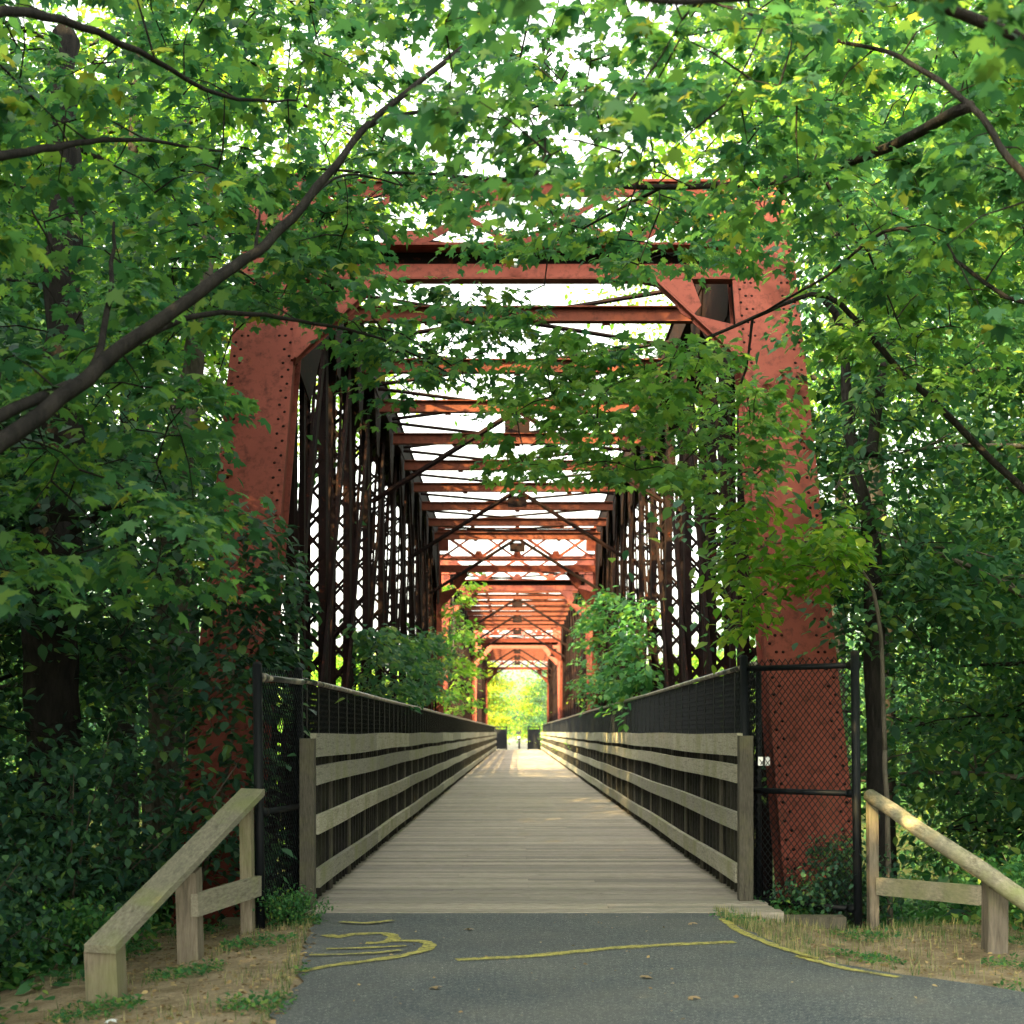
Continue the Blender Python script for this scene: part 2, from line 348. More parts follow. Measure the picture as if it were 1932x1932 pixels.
# ------------------------------------------------------------------ board railings along the deck
def railing(side, label):
    fx = -1.55 if side < 0 else 1.77           # inner face of the boards
    out = -1 if side < 0 else 1
    y0 = 11.44 if side < 0 else 11.95
    t = thing("board_railing", label, "railing", (fx, y0, 0), 'board railings on both sides of the deck')
    rg = random.Random(7+side)
    rows = [(1.15,1.335,0),(.935,1.08,.1),(.555,.70,.25),(.12,.265,.45)]
    for (z0, z1, dy) in rows:
        y = (dy*.5 if side < 0 else dy*.2)
        while y < 99.6:
            L = 4.9; b = MB(); j = rg.uniform(-.006,.006); e = min(y+L, 100.0)
            n = 8
            for k in range(n):     # slightly wavy board
                ya, yb = y+(e-y-.006)*k/n, y+(e-y-.006)*(k+1)/n
                wv = lambda q: .006*math.sin(q*.9+z0*7)
                b.hexa([(0+j*.3,ya,z0+wv(ya)),(out*.045,ya,z0+wv(ya)),(out*.045,yb,z0+wv(yb)),(j*.3,yb,z0+wv(yb)),
                        (0+j*.3,ya,z1+wv(ya)),(out*.045,ya,z1+wv(ya)),(out*.045,yb,z1+wv(yb)),(j*.3,yb,z1+wv(yb))][::1] if out > 0 else
                       [(out*.045,ya,z0+wv(ya)),(j*.3,ya,z0+wv(ya)),(j*.3,yb,z0+wv(yb)),(out*.045,yb,z0+wv(yb)),
                        (out*.045,ya,z1+wv(ya)),(j*.3,ya,z1+wv(ya)),(j*.3,yb,z1+wv(yb)),(out*.045,yb,z1+wv(yb))])
            b.obj("rail", M['rail'], t); y = e
    k = 0; y = -.13
    pb = MB(); a, c = sorted((out*.047, out*.105)); pb.box(a, c, 0, .13, -.35, 1.27); pme = pb.mesh("post", M['post'])
    while y < 99.8:
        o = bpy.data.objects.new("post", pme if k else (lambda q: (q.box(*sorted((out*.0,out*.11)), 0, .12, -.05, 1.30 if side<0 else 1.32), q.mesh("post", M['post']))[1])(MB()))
        C.objects.link(o); o.parent = t; o.location = (0, y, 0); k += 1; y += 1.4
    b = MB(); y = .3                              # thin uprights between the posts, too many to count
    while y < 99.5:
        if abs(((y+.13) % 1.4) - .05) > .12: b.box(*sorted((out*.062, out*.092)), y, y+.05, -.25, 1.14)
        y += .2333
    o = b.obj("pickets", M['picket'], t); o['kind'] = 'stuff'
    return t
railing(-1, "weathered four board railing on the left edge of the plank deck")
railing(1, "weathered four board railing on the right edge of the plank deck")

def wires(b, p0, p1, z0f, z1f, pitch=.062, r=.0022, zig=True):
    """diamond mesh between two plan points; z0f, z1f bottom/top heights"""
    p0, p1 = Vector((p0[0],p0[1],0)), Vector((p1[0],p1[1],0)); L = (p1-p0).length; d = (p1-p0)/L
    n = Vector((-d.y, d.x, 0)); H = z1f - z0f; slope = 1.15
    run = H/slope
    for s in (1, -1):
        x = -run
        while x < L + run:
            xa, xb = (x, x+run) if s > 0 else (x+run, x)
            za, zb = z0f, z1f
            # clip to 0..L
            if s > 0:
                if xa < 0: za += (0-xa)*slope; xa = 0
                if xb > L: zb -= (xb-L)*slope; xb = L
            else:
                if xa > L: za += (xa-L)*slope; xa = L
                if xb < 0: zb -= (0-xb)*slope; xb = 0
            if zb - za > .02:
                off = n*(.0025*s)
                b.bar(p0+d*xa+off+Vector((0,0,za)), p0+d*xb+off+Vector((0,0,zb)), 2*r, 2*r, n)
            x += pitch
def fence(side, label):
    X = -1.70 if side < 0 else 1.92; top = 1.76 if side < 0 else 1.90; y0 = 11.6 if side < 0 else 12.0
    t = thing("chain_link_fence", label, "fence", (X, y0, 0), 'black wire fences along the deck')
    b = MB(); wires(b, (0,0), (0, 99.5), 0.0, top-.03, .085, .0042); b.obj("wire_mesh", M['black'], t)
    b = MB(); n = 40
    b.tube([(0, 99.5*k/n, top+.004*math.sin(k*1.3)) for k in range(n+1)], .022, 8); b.obj("top_rail", M['pipe'], t, True)
    b = MB(); b.tube([(0,0,-.3),(0,0,top-.02)], .026, 8); b.dome((0,0,top-.02),(0,0,1),.03); pm = b.mesh("fence_post", M['black'], True)
    y = 0
    while y < 99.6:
        o = bpy.data.objects.new("fence_post", pm); C.objects.link(o); o.parent = t; o.location = ((-.03 if side < 0 else .03), y, 0); y += 2.45
    # dense black uprights between the posts
    b = MB(); y = .35
    while y < 99.4: b.box(-.008,.008,y-.035,y+.035,.05,top-.03); y += .7
    o = b.obj("uprights", M['black'], t); o['kind'] = 'stuff'
fence(-1, "black wire mesh fence behind the left board railing of the deck")
fence(1, "taller black wire mesh fence behind the right board railing of the deck")

def wing(pa, pb, top, mids, bot, name, label, pitch=.055, skirt=0.07, tagbox=None):
    """pa near the deck, pb outer; each (x,y)"""
    t = thing(name, label, "fence", (pb[0], pb[1], 0))
    o = Vector((pb[0], pb[1], 0)); A = Vector((pa[0]-pb[0], pa[1]-pb[1], 0)); n_ = A.cross(Vector((0,0,1))).normalized()
    b = MB(); wires(b, (0,0), A[:2], bot, top+skirt, pitch, .0024); b.obj("wire_mesh", M['black'], t)
    for nm, q in (("outer_post", Vector((0,0,0))), ("inner_post", A)):
        b = MB(); b.tube([q+Vector((0,0,-.6)), q+Vector((-.03,0,top+.09))], .034, 10); b.dome(q+Vector((-.03,0,top+.09)),(0,0,1),.04); b.obj(nm, M['black'], t, True)
    for z in mids + [top]:
        b = MB(); b.tube([Vector((0,0,z)), A+Vector((0,0,z))], .024, 8); b.tube([Vector((0,0,z))-A.normalized()*.0, A.normalized()*.09+Vector((0,0,z))], .034, 8)
        b.obj("cross_rail", M['pipe'] if z == top and pb[0] < 0 else M['black'], t, True)
    return t, A
w1, A1 = wing((-1.66,11.45), (-1.81,10.5), 1.735, [.78], -.25, "wire_fence_panel", "narrow black wire panel turned toward the camera at the left deck corner")
w2, A2 = wing((1.86,12.0), (2.60,11.3), 1.86, [.88,.0], -.10, "wire_fence_panel", "wide black wire panel in front of the right red steel post")
b = MB(); q = A2*.90
for k in (0,1):
    p = q*1.0 + Vector((.055*k,-.012,1.08)); b.prism([p, p+Vector((.04,0,0)), p+Vector((.04,0,.07)), p+Vector((0,0,.07))], (0,-.004,0))
b.obj("clip", M['galv'], w2)

# ------------------------------------------------------------------ roadside guard rails
t = thing("guard_rail", "low sloping wooden guard rail on the left dirt verge", "guard rail", (0,0,0))
def postbox(p, w, dep, z0, z1, tilt=0):
    b = MB(); b.hexa([(p[0]-w/2,p[1]-dep/2,z0),(p[0]+w/2,p[1]-dep/2,z0),(p[0]+w/2,p[1]+dep/2,z0),(p[0]-w/2,p[1]+dep/2,z0),
                      (p[0]-w/2-tilt,p[1]-dep/2,z1),(p[0]+w/2-tilt,p[1]-dep/2,z1),(p[0]+w/2-tilt,p[1]+dep/2,z1+.02),(p[0]-w/2-tilt,p[1]+dep/2,z1+.02)]); return b
postbox((-2.18,7.95), .17, .19, -.5, .19, .03).obj("post", M['guardpost'], t)
postbox((-2.02,9.25), .13, .17, -.6, .48, .03).obj("post", M['guardpost'], t)
postbox((-1.87,10.35), .08, .12, -.6, .84, .02).obj("post", M['guardpost'], t)
b = MB(); b.bar((-2.2,7.82,.205), (-1.86,10.45,.93), .17, .045, (1,0,0)); b.obj("top_board", M['guard'], t)
b = MB(); b.bar((-1.99,9.15,.28), (-1.82,10.42,.27), .05, .14, (1,0,0)); b.obj("lower_board", M['guard'], t)
t = thing("guard_rail", "sloping wooden guard rail on the right verge beside the shrubs", "guard rail", (0,0,0))
b = MB(); pts = [Vector((2.66,11.2,.87)).lerp(Vector((3.42,8.3,.02)), k/8) for k in range(9)]
b.tube([p+Vector((0,0,.006*math.sin(i*2.1))) for i, p in enumerate(pts)], [.052,.055,.056,.058,.06,.06,.062,.062,.06], 12); b.obj("pole", M['guard'], t, True)
postbox((3.12,9.72), .13, .15, -.6, .36, -.01).obj("post", M['guardpost'], t)
postbox((2.70,11.25), .07, .10, -.6, .84, .01).obj("post", M['guardpost'], t)
b = MB(); b.bar((2.72,11.16,.19),(3.06,9.80,.27), .05,.13,(1,0,0)); b.obj("lower_board", M['guard'], t)

# ------------------------------------------------------------------ steel truss spans
SL = .481; ZB, ZT = 6.69, 7.2
XI, XO = 2.2, 2.83; XC = (XI+XO)/2
LEN = 31.9
def yf(z): return SL*(z-1.35)                # front plane, relative to span start
def yb(z): return LEN - SL*(z-1.35)
def lacing(b, p0, p1, wdir, halfw, step, bw=.035, th=.008, nrm=(0,1,0), cross=False):
    p0, p1 = Vector(p0), Vector(p1); L = (p1-p0).length; n = max(2, int(L/step)); wdir = Vector(wdir); nr = Vector(nrm)
    for k in range(n):
        a = p0.lerp(p1, k/n); c = p0.lerp(p1, (k+1)/n); s = 1 if k % 2 else -1
        b.bar(a+wdir*halfw*s, c-wdir*halfw*s, bw, th, wdir)
        if cross: b.bar(a-wdir*halfw*s+nr*th*1.2, c+wdir*halfw*s+nr*th*1.2, bw, th, wdir)
def make_span():
    t = thing("truss_span", "nearest rust red riveted truss span framing the deck entrance", "bridge", (0,12.83,0), 'rust red truss spans of the bridge')
    HIP = yf(ZT)                             # hip, relative
    # inclined end posts
    for sx in (-1, 1):
        for front in (1, 0):
            f = yf if front else yb; s = 1 if front else -1
            b = MB(); z0, z1 = -1.2, 7.16; dep = .42*s
            x0, x1 = sorted((sx*XI, sx*XO))
            a, c = Vector((0,f(z0),z0)), Vector((0,f(z1),z1)); nrm = Vector((0, 1, -SL*s)) if front else Vector((0,-1,-SL))
            nrm.normalize(); dv = nrm*.42
            # cover plate and two webs
            def pl(xa, xb, na, nb):
                b.hexa([Vector((xa,0,0))+a+nrm*na, Vector((xb,0,0))+a+nrm*na, Vector((xb,0,0))+a+nrm*nb, Vector((xa,0,0))+a+nrm*nb,
                        Vector((xa,0,0))+c+nrm*na, Vector((xb,0,0))+c+nrm*na, Vector((xb,0,0))+c+nrm*nb, Vector((xa,0,0))+c+nrm*nb])
            pl(x0, x1, 0, .02)
            pl(x0+.05, x0+.07, .021, .40); pl(x1-.07, x1-.05, .021, .40)
            pl(x0+.0, x0+.12, .401, .415); pl(x1-.12, x1, .401, .415)
            lacing(b, Vector((XC*sx,0,0))+a+nrm*.425, Vector((XC*sx,0,0))+c+nrm*.425, (1,0,0), .26, .35, .05, .01)
            o = b.obj("end_post", M['steel'], t)
            b = MB(); n = int((c-a).length/.085)
            for k in range(n):
                p = a.lerp(c, (k+.5)/n)
                for xx in ((x0+.045, x1-.045) if k % 2 else (x0+.10, x1-.10)): b.dome(p+Vector((xx, 0, 0)), -nrm, .016)
                if k % 2 == 0 and (k//14) % 3 == 0:
                    for xx in (x0+.16, x1-.16): b.dome(p+Vector((xx, 0, 0)), -nrm, .015)
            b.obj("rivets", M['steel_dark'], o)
        # top chord : cover, two webs, laced soffit
        b = MB(); x0, x1 = sorted((sx*XI, sx*XO)); ya, yb_ = yf(ZB)+.15, yb(ZB)-.15
        b.box(x0, x1, ya, yb_, ZT-.02, ZT); b.box(x0+.03, x0+.05, ya, yb_, ZB, ZT-.021); b.box(x1-.05, x1-.03, ya, yb_, ZB, ZT-.021)
        b.box(x0-.0, x0+.27, ya, yb_, ZB-.015, ZB-.001); b.box(x0+.271, x1-.271, ya, yb_, ZB+.1, ZB+.11); b.box(x1-.27, x1, ya, yb_, ZB-.015, ZB-.001)
        lacing(b, (XC*sx,ya,ZB-.025), (XC*sx,yb_,ZB-.025), (1,0,0), .12, .3, .07, .01)
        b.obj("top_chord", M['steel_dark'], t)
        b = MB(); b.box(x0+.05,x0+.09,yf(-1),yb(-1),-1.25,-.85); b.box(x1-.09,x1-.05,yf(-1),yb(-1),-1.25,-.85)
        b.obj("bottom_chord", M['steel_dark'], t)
        for ff, s_ in ((yf, 1), (yb, -1)):
            b = MB(); g = XI*sx + .03*sx; h = ff(6.69)
            b.prism([(g,ff(5.1)+s_*.30,5.1),(g,h+s_*.1,6.68),(g,h+s_*3.6,6.68),(g,h+s_*1.6,5.75),(g,h+s_*.6,4.9)], (.015*sx,0,0))
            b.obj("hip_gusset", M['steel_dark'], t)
        # verticals
        ny = 10; y0, y1 = HIP+.15, LEN-HIP-.15; ps = [y0+(y1-y0)*k/ny for k in range(ny+1)]
        for k, y in enumerate(ps):
            b = MB(); hw = .15; yw = .13
            for s2 in (-1,1):
                xx = XC*sx + s2*hw; b.box(xx-.008, xx+.008, y-yw, y+yw, -1.1, ZB)
                for e in (-1,1): b.box(*sorted((xx, xx-s2*.085)), y+e*yw-.006+ (0.006*e), y+e*yw+.006+(0.006*e), -1.1, ZB)
            for e in (-1,1): lacing(b, (XC*sx,y+e*(yw+.02),-1), (XC*sx,y+e*(yw+.02),ZB-.1), (1,0,0), hw-.015, .30, .04, .008, cross=(e < 0))
            # gusset under the chord
            g = XI*sx
            b.prism([(g+.012*sx,y-.6,ZB-.02),(g+.012*sx,y+.6,ZB-.02),(g+.012*sx,y+.16,ZB-.95),(g+.012*sx,y-.16,ZB-.95)], (.012*sx,0,0))
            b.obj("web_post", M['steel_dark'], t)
        # diagonals, pairs of eye bars across two panels
        full = [0.6] + ps + [LEN-.6]
        nf = len(full)
        for k in range(nf-2):
            ka, kb = (k, k+2) if k+1 >= nf/2 else (k+2, k)   # slopes toward the middle
            lo, hi = (ka, kb)
            for (lo, hi) in ((kb, ka), ) if True else ():
                if hi in (0, nf-1): continue
                b = MB()
                for s2 in (-1,1):
                    xx = XC*sx + s2*.19
                    b.bar((xx,full[lo],-.95), (xx,full[hi],ZB+.1), .035, .15, (1,0,0))
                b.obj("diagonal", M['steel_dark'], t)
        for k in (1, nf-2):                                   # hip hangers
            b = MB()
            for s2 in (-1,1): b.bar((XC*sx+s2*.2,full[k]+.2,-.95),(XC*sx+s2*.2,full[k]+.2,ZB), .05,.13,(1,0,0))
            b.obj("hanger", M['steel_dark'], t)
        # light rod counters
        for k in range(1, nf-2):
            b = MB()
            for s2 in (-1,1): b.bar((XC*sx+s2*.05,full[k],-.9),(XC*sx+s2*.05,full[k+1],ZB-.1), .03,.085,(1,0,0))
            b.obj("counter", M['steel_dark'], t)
    ny = 10; y0, y1 = HIP+.15, LEN-HIP-.15; ps = [y0+(y1-y0)*k/ny for k in range(ny+1)]
    for k, y in enumerate(ps[1:-1]):
        b = MB(); b.box(-XI+.01, XI-.01, y-.01, y+.01, 6.44, 6.60)
        for z in (6.44, 6.615): b.box(-XI+.01, XI-.01, y-.07, y+.07, z-.014, z)
        for x0_ in (-1.1, 0, 1.1): b.box(x0_-.05, x0_+.05, y-.02, y-.011, 6.38, 6.50)
        b.obj("top_strut", M['steel_brown'], t)
        if k % 3 == 2:
            b = MB()
            for sx in (-1,1):
                b.bar((sx*.06, y-.03, 6.42), (sx*(XC-.2), y-.03, 5.0), .02, .085, (0,1,0)); b.bar((sx*.06, y-.055, 6.42), (sx*(XC-.2), y-.055, 5.0), .03, .02, (0,1,0))
            b.box(-.2,.2,y-.03,y-.02,6.1,6.34)
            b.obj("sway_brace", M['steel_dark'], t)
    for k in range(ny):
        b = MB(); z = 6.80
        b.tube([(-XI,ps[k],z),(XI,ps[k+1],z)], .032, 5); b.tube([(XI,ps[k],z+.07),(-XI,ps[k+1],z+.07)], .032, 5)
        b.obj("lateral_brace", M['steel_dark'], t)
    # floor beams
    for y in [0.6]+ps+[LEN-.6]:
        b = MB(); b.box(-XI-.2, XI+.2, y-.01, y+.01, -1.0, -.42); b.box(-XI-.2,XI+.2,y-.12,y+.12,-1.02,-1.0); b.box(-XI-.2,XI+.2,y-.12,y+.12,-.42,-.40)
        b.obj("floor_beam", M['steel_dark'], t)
    # portals
    for front in (1, 0):
        f = yf if front else yb; s = -1 if front else 1      # s : toward the outside
        q = lambda x, z, o=0: Vector((x, f(z)+s*o, z))
        pt = MB()
        x = XI-.0
        pt.hexa([q(-x,5.95,.0),q(x,5.95,.0),q(x,5.95,-.02),q(-x,5.95,-.02),q(-x,6.12,.0),q(x,6.12,.0),q(x,6.12,-.02),q(-x,6.12,-.02)] if front else
                [q(-x,5.95,-.02),q(x,5.95,-.02),q(x,5.95,.0),q(-x,5.95,.0),q(-x,6.12,-.02),q(x,6.12,-.02),q(x,6.12,.0),q(-x,6.12,.0)])
        pt.box(-x, x, *sorted((f(6.27)+s*.20, f(6.27)-s*.12)), 6.275, 6.30)
        pt.box(-x, x, *sorted((f(5.95)+s*.06, f(5.95)-s*.12)), 5.925, 5.945)
        pr = pt.obj("portal_beam", M['steel'], t)
        b = MB()
        if front: b.bar(q(-x,6.12,-.13), q(x,6.12,-.13), .012, .32, (0,1,0)); b.obj("recess_shade_plate", M['steel_dark'], pr)  # dark plate put in for the deep shadow of the beam recess
        b = MB(); b.box(-x, x, *sorted((f(7.1)+s*.10, f(7.1)-s*.10)), 7.10, 7.125); b.bar(q(-x,7.02,.02),q(x,7.02,.02),.015,.14,(0,1,0)); b.obj("portal_cap", M['steel'], t)
        b = MB(); nb = 4; w = 2*x/nb
        for k in range(nb):
            xa = -x+w*k
            zz = (6.30,7.02) if k % 2 else (7.02,6.30)
            b.bar(q(xa,zz[0],.05),q(xa+w,zz[1],.05), .012,.085,(0,1,0))
            b.bar(q(xa,zz[1],.09),q(xa+w,zz[0],.09), .012,.06,(0,1,0))
        for k in range(1, nb):
            xa = -x+w*k; z_ = 6.31
            b.prism([q(xa-.16,z_,.03),q(xa+.16,z_,.03),q(xa+.07,z_+.2,.03),q(xa-.07,z_+.2,.03)], (0,s*.012,0))
        b.obj("portal_lattice", M['steel'], t)
        for sx in (-1,1):
            b = MB(); g = lambda dx, z, o=.03: q(sx*(x-dx), z, o)
            # lower plate with a flange down its sloping edge, upper plate, tie
            b.prism([g(0,5.02),g(.10,5.02),g(.46,5.42),g(.42,5.50),g(.0,5.38)], (0,s*.014,0))
            b.prism([g(.80,5.93),g(.44,5.93),g(.36,5.62),g(.48,5.46),g(.56,5.52)], (0,s*.014,0))
            b.bar(g(.02,4.98,.05), g(.86,5.95,.05), .16, .022, (0,1,0))
            b.bar(g(.0,5.95,.01), g(.0,5.0,.01), .05, .04, (1,0,0))
            b.obj("knee_bracket", M['steel'], t)
            b = MB(); b.prism([g(-.6,6.5,.025),g(.25,6.5,.025),g(.25,7.02,.025),g(-.1,7.25,.025),g(-.6,6.98,.025)],(0,s*.014,0)); b.obj("hip_plate", M['steel'], t)
    return t
span = make_span()
copy_thing(span, (0,46.0,0), label="middle truss span between the nearest and the sunlit farthest span")
copy_thing(span, (0,79.3,0), label="farthest truss span glowing orange in sunlight at the deck end")
# piers
for y, lb in ((45.35,"stone pier under the joint between the first and second truss spans"),(78.6,"stone pier under the joint between the second and third truss spans")):
    b = MB(); b.hexa([(-3.4,y-1.0,-4.4),(3.4,y-1.0,-4.4),(3.4,y+1.0,-4.4),(-3.4,y+1.0,-4.4),(-3.1,y-.8,-1.28),(3.1,y-.8,-1.28),(3.1,y+.8,-1.28),(-3.1,y+.8,-1.28)])
    tag(b.obj("bridge_pier", M['stone']), lb, "pier", 'stone piers')

# small lamp on the portal
t = thing("portal_lamp", "small white lamp fixed under the middle of the first portal beam", "lamp", P(968,500,15.0)); t.scale = (.62,)*3
b = MB(); b.bar((-.02,0,.12),(0,-.06,0),.02,.02); b.obj("bracket", M['galv'], t)
b = MB(); b.tube([(-.09,-.08,.03),(-.05,-.09,.02),(.05,-.11,-.01),(.09,-.12,-.03)],[.03,.06,.075,.06],10); b.obj("housing", M['white'], t, True)
b = MB(); b.tube([(.088,-.12,-.03),(.10,-.122,-.034)],[.055,.05],10); b.obj("lens", M['glass'], t, True)

# far end furniture
for sx, lb in ((-1,"dark wire panel closing the left corner at the far deck end"),(1,"dark wire panel closing the right corner at the far deck end")):
    t = thing("end_panel", lb, "fence", (sx*1.25,112.1,0))
    b = MB(); b.box(-.42,.42,-.015,.015,.05,1.55); b.obj("screen", M['black'], t)
    for x in (-.44,.44):
        b = MB(); b.tube([(x,0,-.2),(x,0,1.8)],.05,8); b.obj("post", M['black'], t, True)
    b = MB(); b.tube([(-.44,0,1.72),(.44,0,1.72)],.035,6); b.obj("top_rail", M['black'], t, True)
t = thing("bollard", "short dark bollard in the middle of the path beyond the bridge", "bollard", (.15,118,0))
b = MB(); b.tube([(0,0,-.1),(0,0,.85)],[.09,.09],10); b.obj("shaft", M['black'], t, True)
b = MB(); b.tube([(0,0,.86),(0,0,.95),(0,0,1.0)],[.10,.09,.03],10); b.obj("cap", M['white'], t, True)

# ------------------------------------------------------------------ leaves
SH = {
 'maple': np.array([(0,0,0),(.26,-.10,-.04),(.20,.10,.0),(.56,.22,-.12),(.40,.34,-.05),(.46,.56,-.12),(.20,.50,-.0),(.16,.74,-.06),(0,1.0,-.16),(-.16,.74,-.06),(-.20,.50,0),(-.46,.56,-.12),(-.40,.34,-.05),(-.56,.22,-.12),(-.20,.10,0),(-.26,-.10,-.04)]),
 'oval': np.array([(0,0,0),(.24,.25,.05),(.27,.55,.05),(0,1,-.1),(-.27,.55,.05),(-.24,.25,.05)]),
 'quad': np.array([(0,0,0),(.33,.5,.06),(0,1,-.08),(-.33,.5,.06)]),
 'blade': np.array([(-.05,0,0),(.05,0,0),(0.02,1,.25)]),
}
def leafmesh(name, pos, head, tilt, size, shape, mat, rng, roll=None):
    """pos Nx3, head = heading angle about z, tilt = pitch down of tip, size N"""
    n = len(pos); sh = SH[shape]; k = len(sh)
    roll = rng.normal(0,.35,n) if roll is None else roll
    ch, sh_ = np.cos(head), np.sin(head)
    f = np.stack([ch*np.cos(tilt), sh_*np.cos(tilt), -np.sin(tilt)], 1)            # tip direction
    side = np.stack([-sh_, ch, np.zeros(n)], 1)
    up = np.cross(f, side); up /= np.linalg.norm(up,axis=1)[:,None]
    side2 = side*np.cos(roll)[:,None] + up*np.sin(roll)[:,None]; up2 = np.cross(f, side2)
    wid = rng.uniform(.85,1.15,n)
    V = (pos[:,None,:] + size[:,None,None]*(sh[None,:,0:1]*side2[:,None,:]*wid[:,None,None] + sh[None,:,1:2]*f[:,None,:] + sh[None,:,2:3]*up2[:,None,:]))
    V = V.reshape(-1,3).astype(np.float32)
    me = bpy.data.meshes.new(name); me.vertices.add(n*k); me.vertices.foreach_set('co', V.ravel())
    me.loops.add(n*k); me.loops.foreach_set('vertex_index', np.arange(n*k, dtype=np.int32))
    me.polygons.add(n); me.polygons.foreach_set('loop_start', np.arange(0,n*k,k,dtype=np.int32))
    me.materials.append(mat); me.update(calc_edges=True); return me
def mkobj(name, me, parent=None, loc=None):
    o = bpy.data.objects.new(name, me); C.objects.link(o)
    if parent: o.parent = parent
    if loc is not None: o.location = loc
    return o

# generic wood tree : trunk mesh + crown mesh
def tree_meshes(seed, H, base, R, nleaf, lsize, shape, mat, barkm, lean=.04, nl=22):
    rng = np.random.default_rng(seed); rg = random.Random(seed)
    b = MB(); pts = []; x = y = 0.; n = 12
    dx, dy = rng.normal(0,lean,2)
    for k in range(n+1):
        z = H*.93*k/n; pts.append(Vector((x,y,z-.6 if k == 0 else z))); x += dx*H/n+rng.normal(0,.012*H/n*2); y += dy*H/n+rng.normal(0,.012*H/n*2)
    r0 = H*.0135
    b.tube(pts, [r0*1.5]+[r0*(1-.9*k/n)+.012 for k in range(1,n+1)], 8)
    cl = []; cw = []
    for i in range(nl):
        t = base + (1-base)*((i+.5)/nl)**.9; z = H*.93*t; k = min(int(t*n), n-1); p = pts[k].lerp(pts[k+1], t*n-k)
        p = Vector((p.x,p.y,max(z,.3))); a = i*2.4+rg.uniform(-.5,.5); 
        prof = math.sin(math.pi*min(1,(.18+.82*((t-base)/(1-base))))**.9)*.9+.28
        L = R*prof*rg.uniform(.7,1.15); rise = rg.uniform(.05,.5)
        q = [p]; d = Vector((math.cos(a),math.sin(a),rise)); cur = p.copy(); m = 5
        for j in range(m):
            cur = cur + d*L/m; d.z -= .08; d.x += rg.uniform(-.15,.15); d.y += rg.uniform(-.15,.15); q.append(cur.copy())
        rr = max(.02, r0*.42*(1-t*.6)); b.tube(q, [rr*(1-.85*j/m) for j in range(m+1)], 5)
        for j in range(1,m+1):
            for s in range(2 if j < 3 else 3):
                e = q[j] + Vector((rg.uniform(-1,1),rg.uniform(-1,1),rg.uniform(-.35,.45)))*L*.30
                mid = (q[j]+e)/2 + Vector((0,0,.06)); b.tube([q[j],mid,e],[rr*.3,rr*.2,.004],3,False)
                cl.append(e); cw.append(.5+rg.random())
    cl = np.array([tuple(c) for c in cl]); cw = np.array(cw); cw /= cw.sum()
    idx = rng.choice(len(cl), nleaf, p=cw); g = rng.normal(0,1,(nleaf,3))
    g *= np.array([.36,.36,.15])*(R/2.6)**.6*1.15; pos = cl[idx]+g
    # droop of outer leaves in each layer
    pos[:,2] -= .18*(g[:,0]**2+g[:,1]**2)
    head = rng.uniform(0,2*np.pi,nleaf); tilt = rng.normal(.45,.4,nleaf); size = lsize*rng.uniform(.6,1.25,nleaf)
    return b.mesh("trunk", barkm, True), leafmesh("crown", pos, head, tilt, size, shape, mat, rng)
PRO = {}
def proto(key, *a, **k): PRO[key] = tree_meshes(*a, **k)
proto('a', 11, 15, .12, 3.4, 26000, .15, 'oval', M['forest'], M['bark'])
proto('b', 12, 13, .20, 3.0, 24000, .15, 'oval', M['forest'], M['bark2'])
proto('c', 13, 17, .30, 3.8, 26000, .16, 'oval', M['lime'], M['bark'], lean=.06)
proto('d', 14, 10, .06, 2.6, 20000, .14, 'oval', M['dark'], M['bark'])
proto('e', 15, 8, .08, 2.4, 14000, .15, 'quad', M['lime'], M['bark2'])
proto('f', 16, 10, .10, 2.8, 14000, .20, 'quad', M['yellow'], M['bark2'])
proto('g', 17, 23, .50, 5.4, 21000, .17, 'oval', M['lime'], M['bark'], lean=.02, nl=20)
proto('h', 18, 19, .10, 4.2, 34000, .17, 'oval', M['forest'], M['bark'])
proto('k', 19, 22, .32, 5.2, 36000, .24, 'oval', M['forest'], M['bark'], nl=26)  # extra dense crown, added to keep the sun off the near span
def put_tree(key, x, y, label, s=1.0, rz=0, group=None, name="tree", z=None):
    t = thing(name, label, "tree", (x, y, (ghf(x,y) if z is None else z)-.1), group, rz); t.scale = (s,)*3
    mkobj("trunk", PRO[key][0], t); mkobj("crown", PRO[key][1], t); return t

# shrubs : stems fan out from the foot
def shrub_meshes(seed, H, R, nleaf, lsize, mat, shape='oval'):
    rng = np.random.default_rng(seed); rg = random.Random(seed); b = MB(); cl = []
    for i in range(16):
        a = rg.uniform(0,2*math.pi); sp = rg.uniform(.15,1)*R; h = H*rg.uniform(.45,1)*(1-.35*sp/R)
        q = [Vector((0,0,-.15)), Vector((math.cos(a)*sp*.35,math.sin(a)*sp*.35,h*.5)), Vector((math.cos(a)*sp*.8,math.sin(a)*sp*.8,h*.85)), Vector((math.cos(a)*sp,math.sin(a)*sp,h))]
        b.tube(q,[.018,.013,.008,.004],4,False)
        for j in range(7):
            p = q[1].lerp(q[2], j/3) if j < 4 else q[2].lerp(q[3], (j-3)/3)
            cl.append(tuple(p+Vector((rg.uniform(-1,1),rg.uniform(-1,1),rg.uniform(-.6,.6)))*R*.22))
        for j in range(2): cl.append(tuple(q[0].lerp(q[1],rg.uniform(.3,1))+Vector((rg.uniform(-1,1),rg.uniform(-1,1),0))*R*.3))
    cl = np.array(cl); idx = rng.integers(0,len(cl),nleaf); pos = cl[idx]+rng.normal(0,1,(nleaf,3))*np.array([.17,.17,.11])*R
    pos[:,2] = np.maximum(pos[:,2], .02)
    return b.mesh("stems", M['bark2'], True), leafmesh("foliage", pos, rng.uniform(0,6.28,nleaf), rng.normal(.5,.4,nleaf), lsize*rng.uniform(.6,1.25,nleaf), shape, mat, rng)
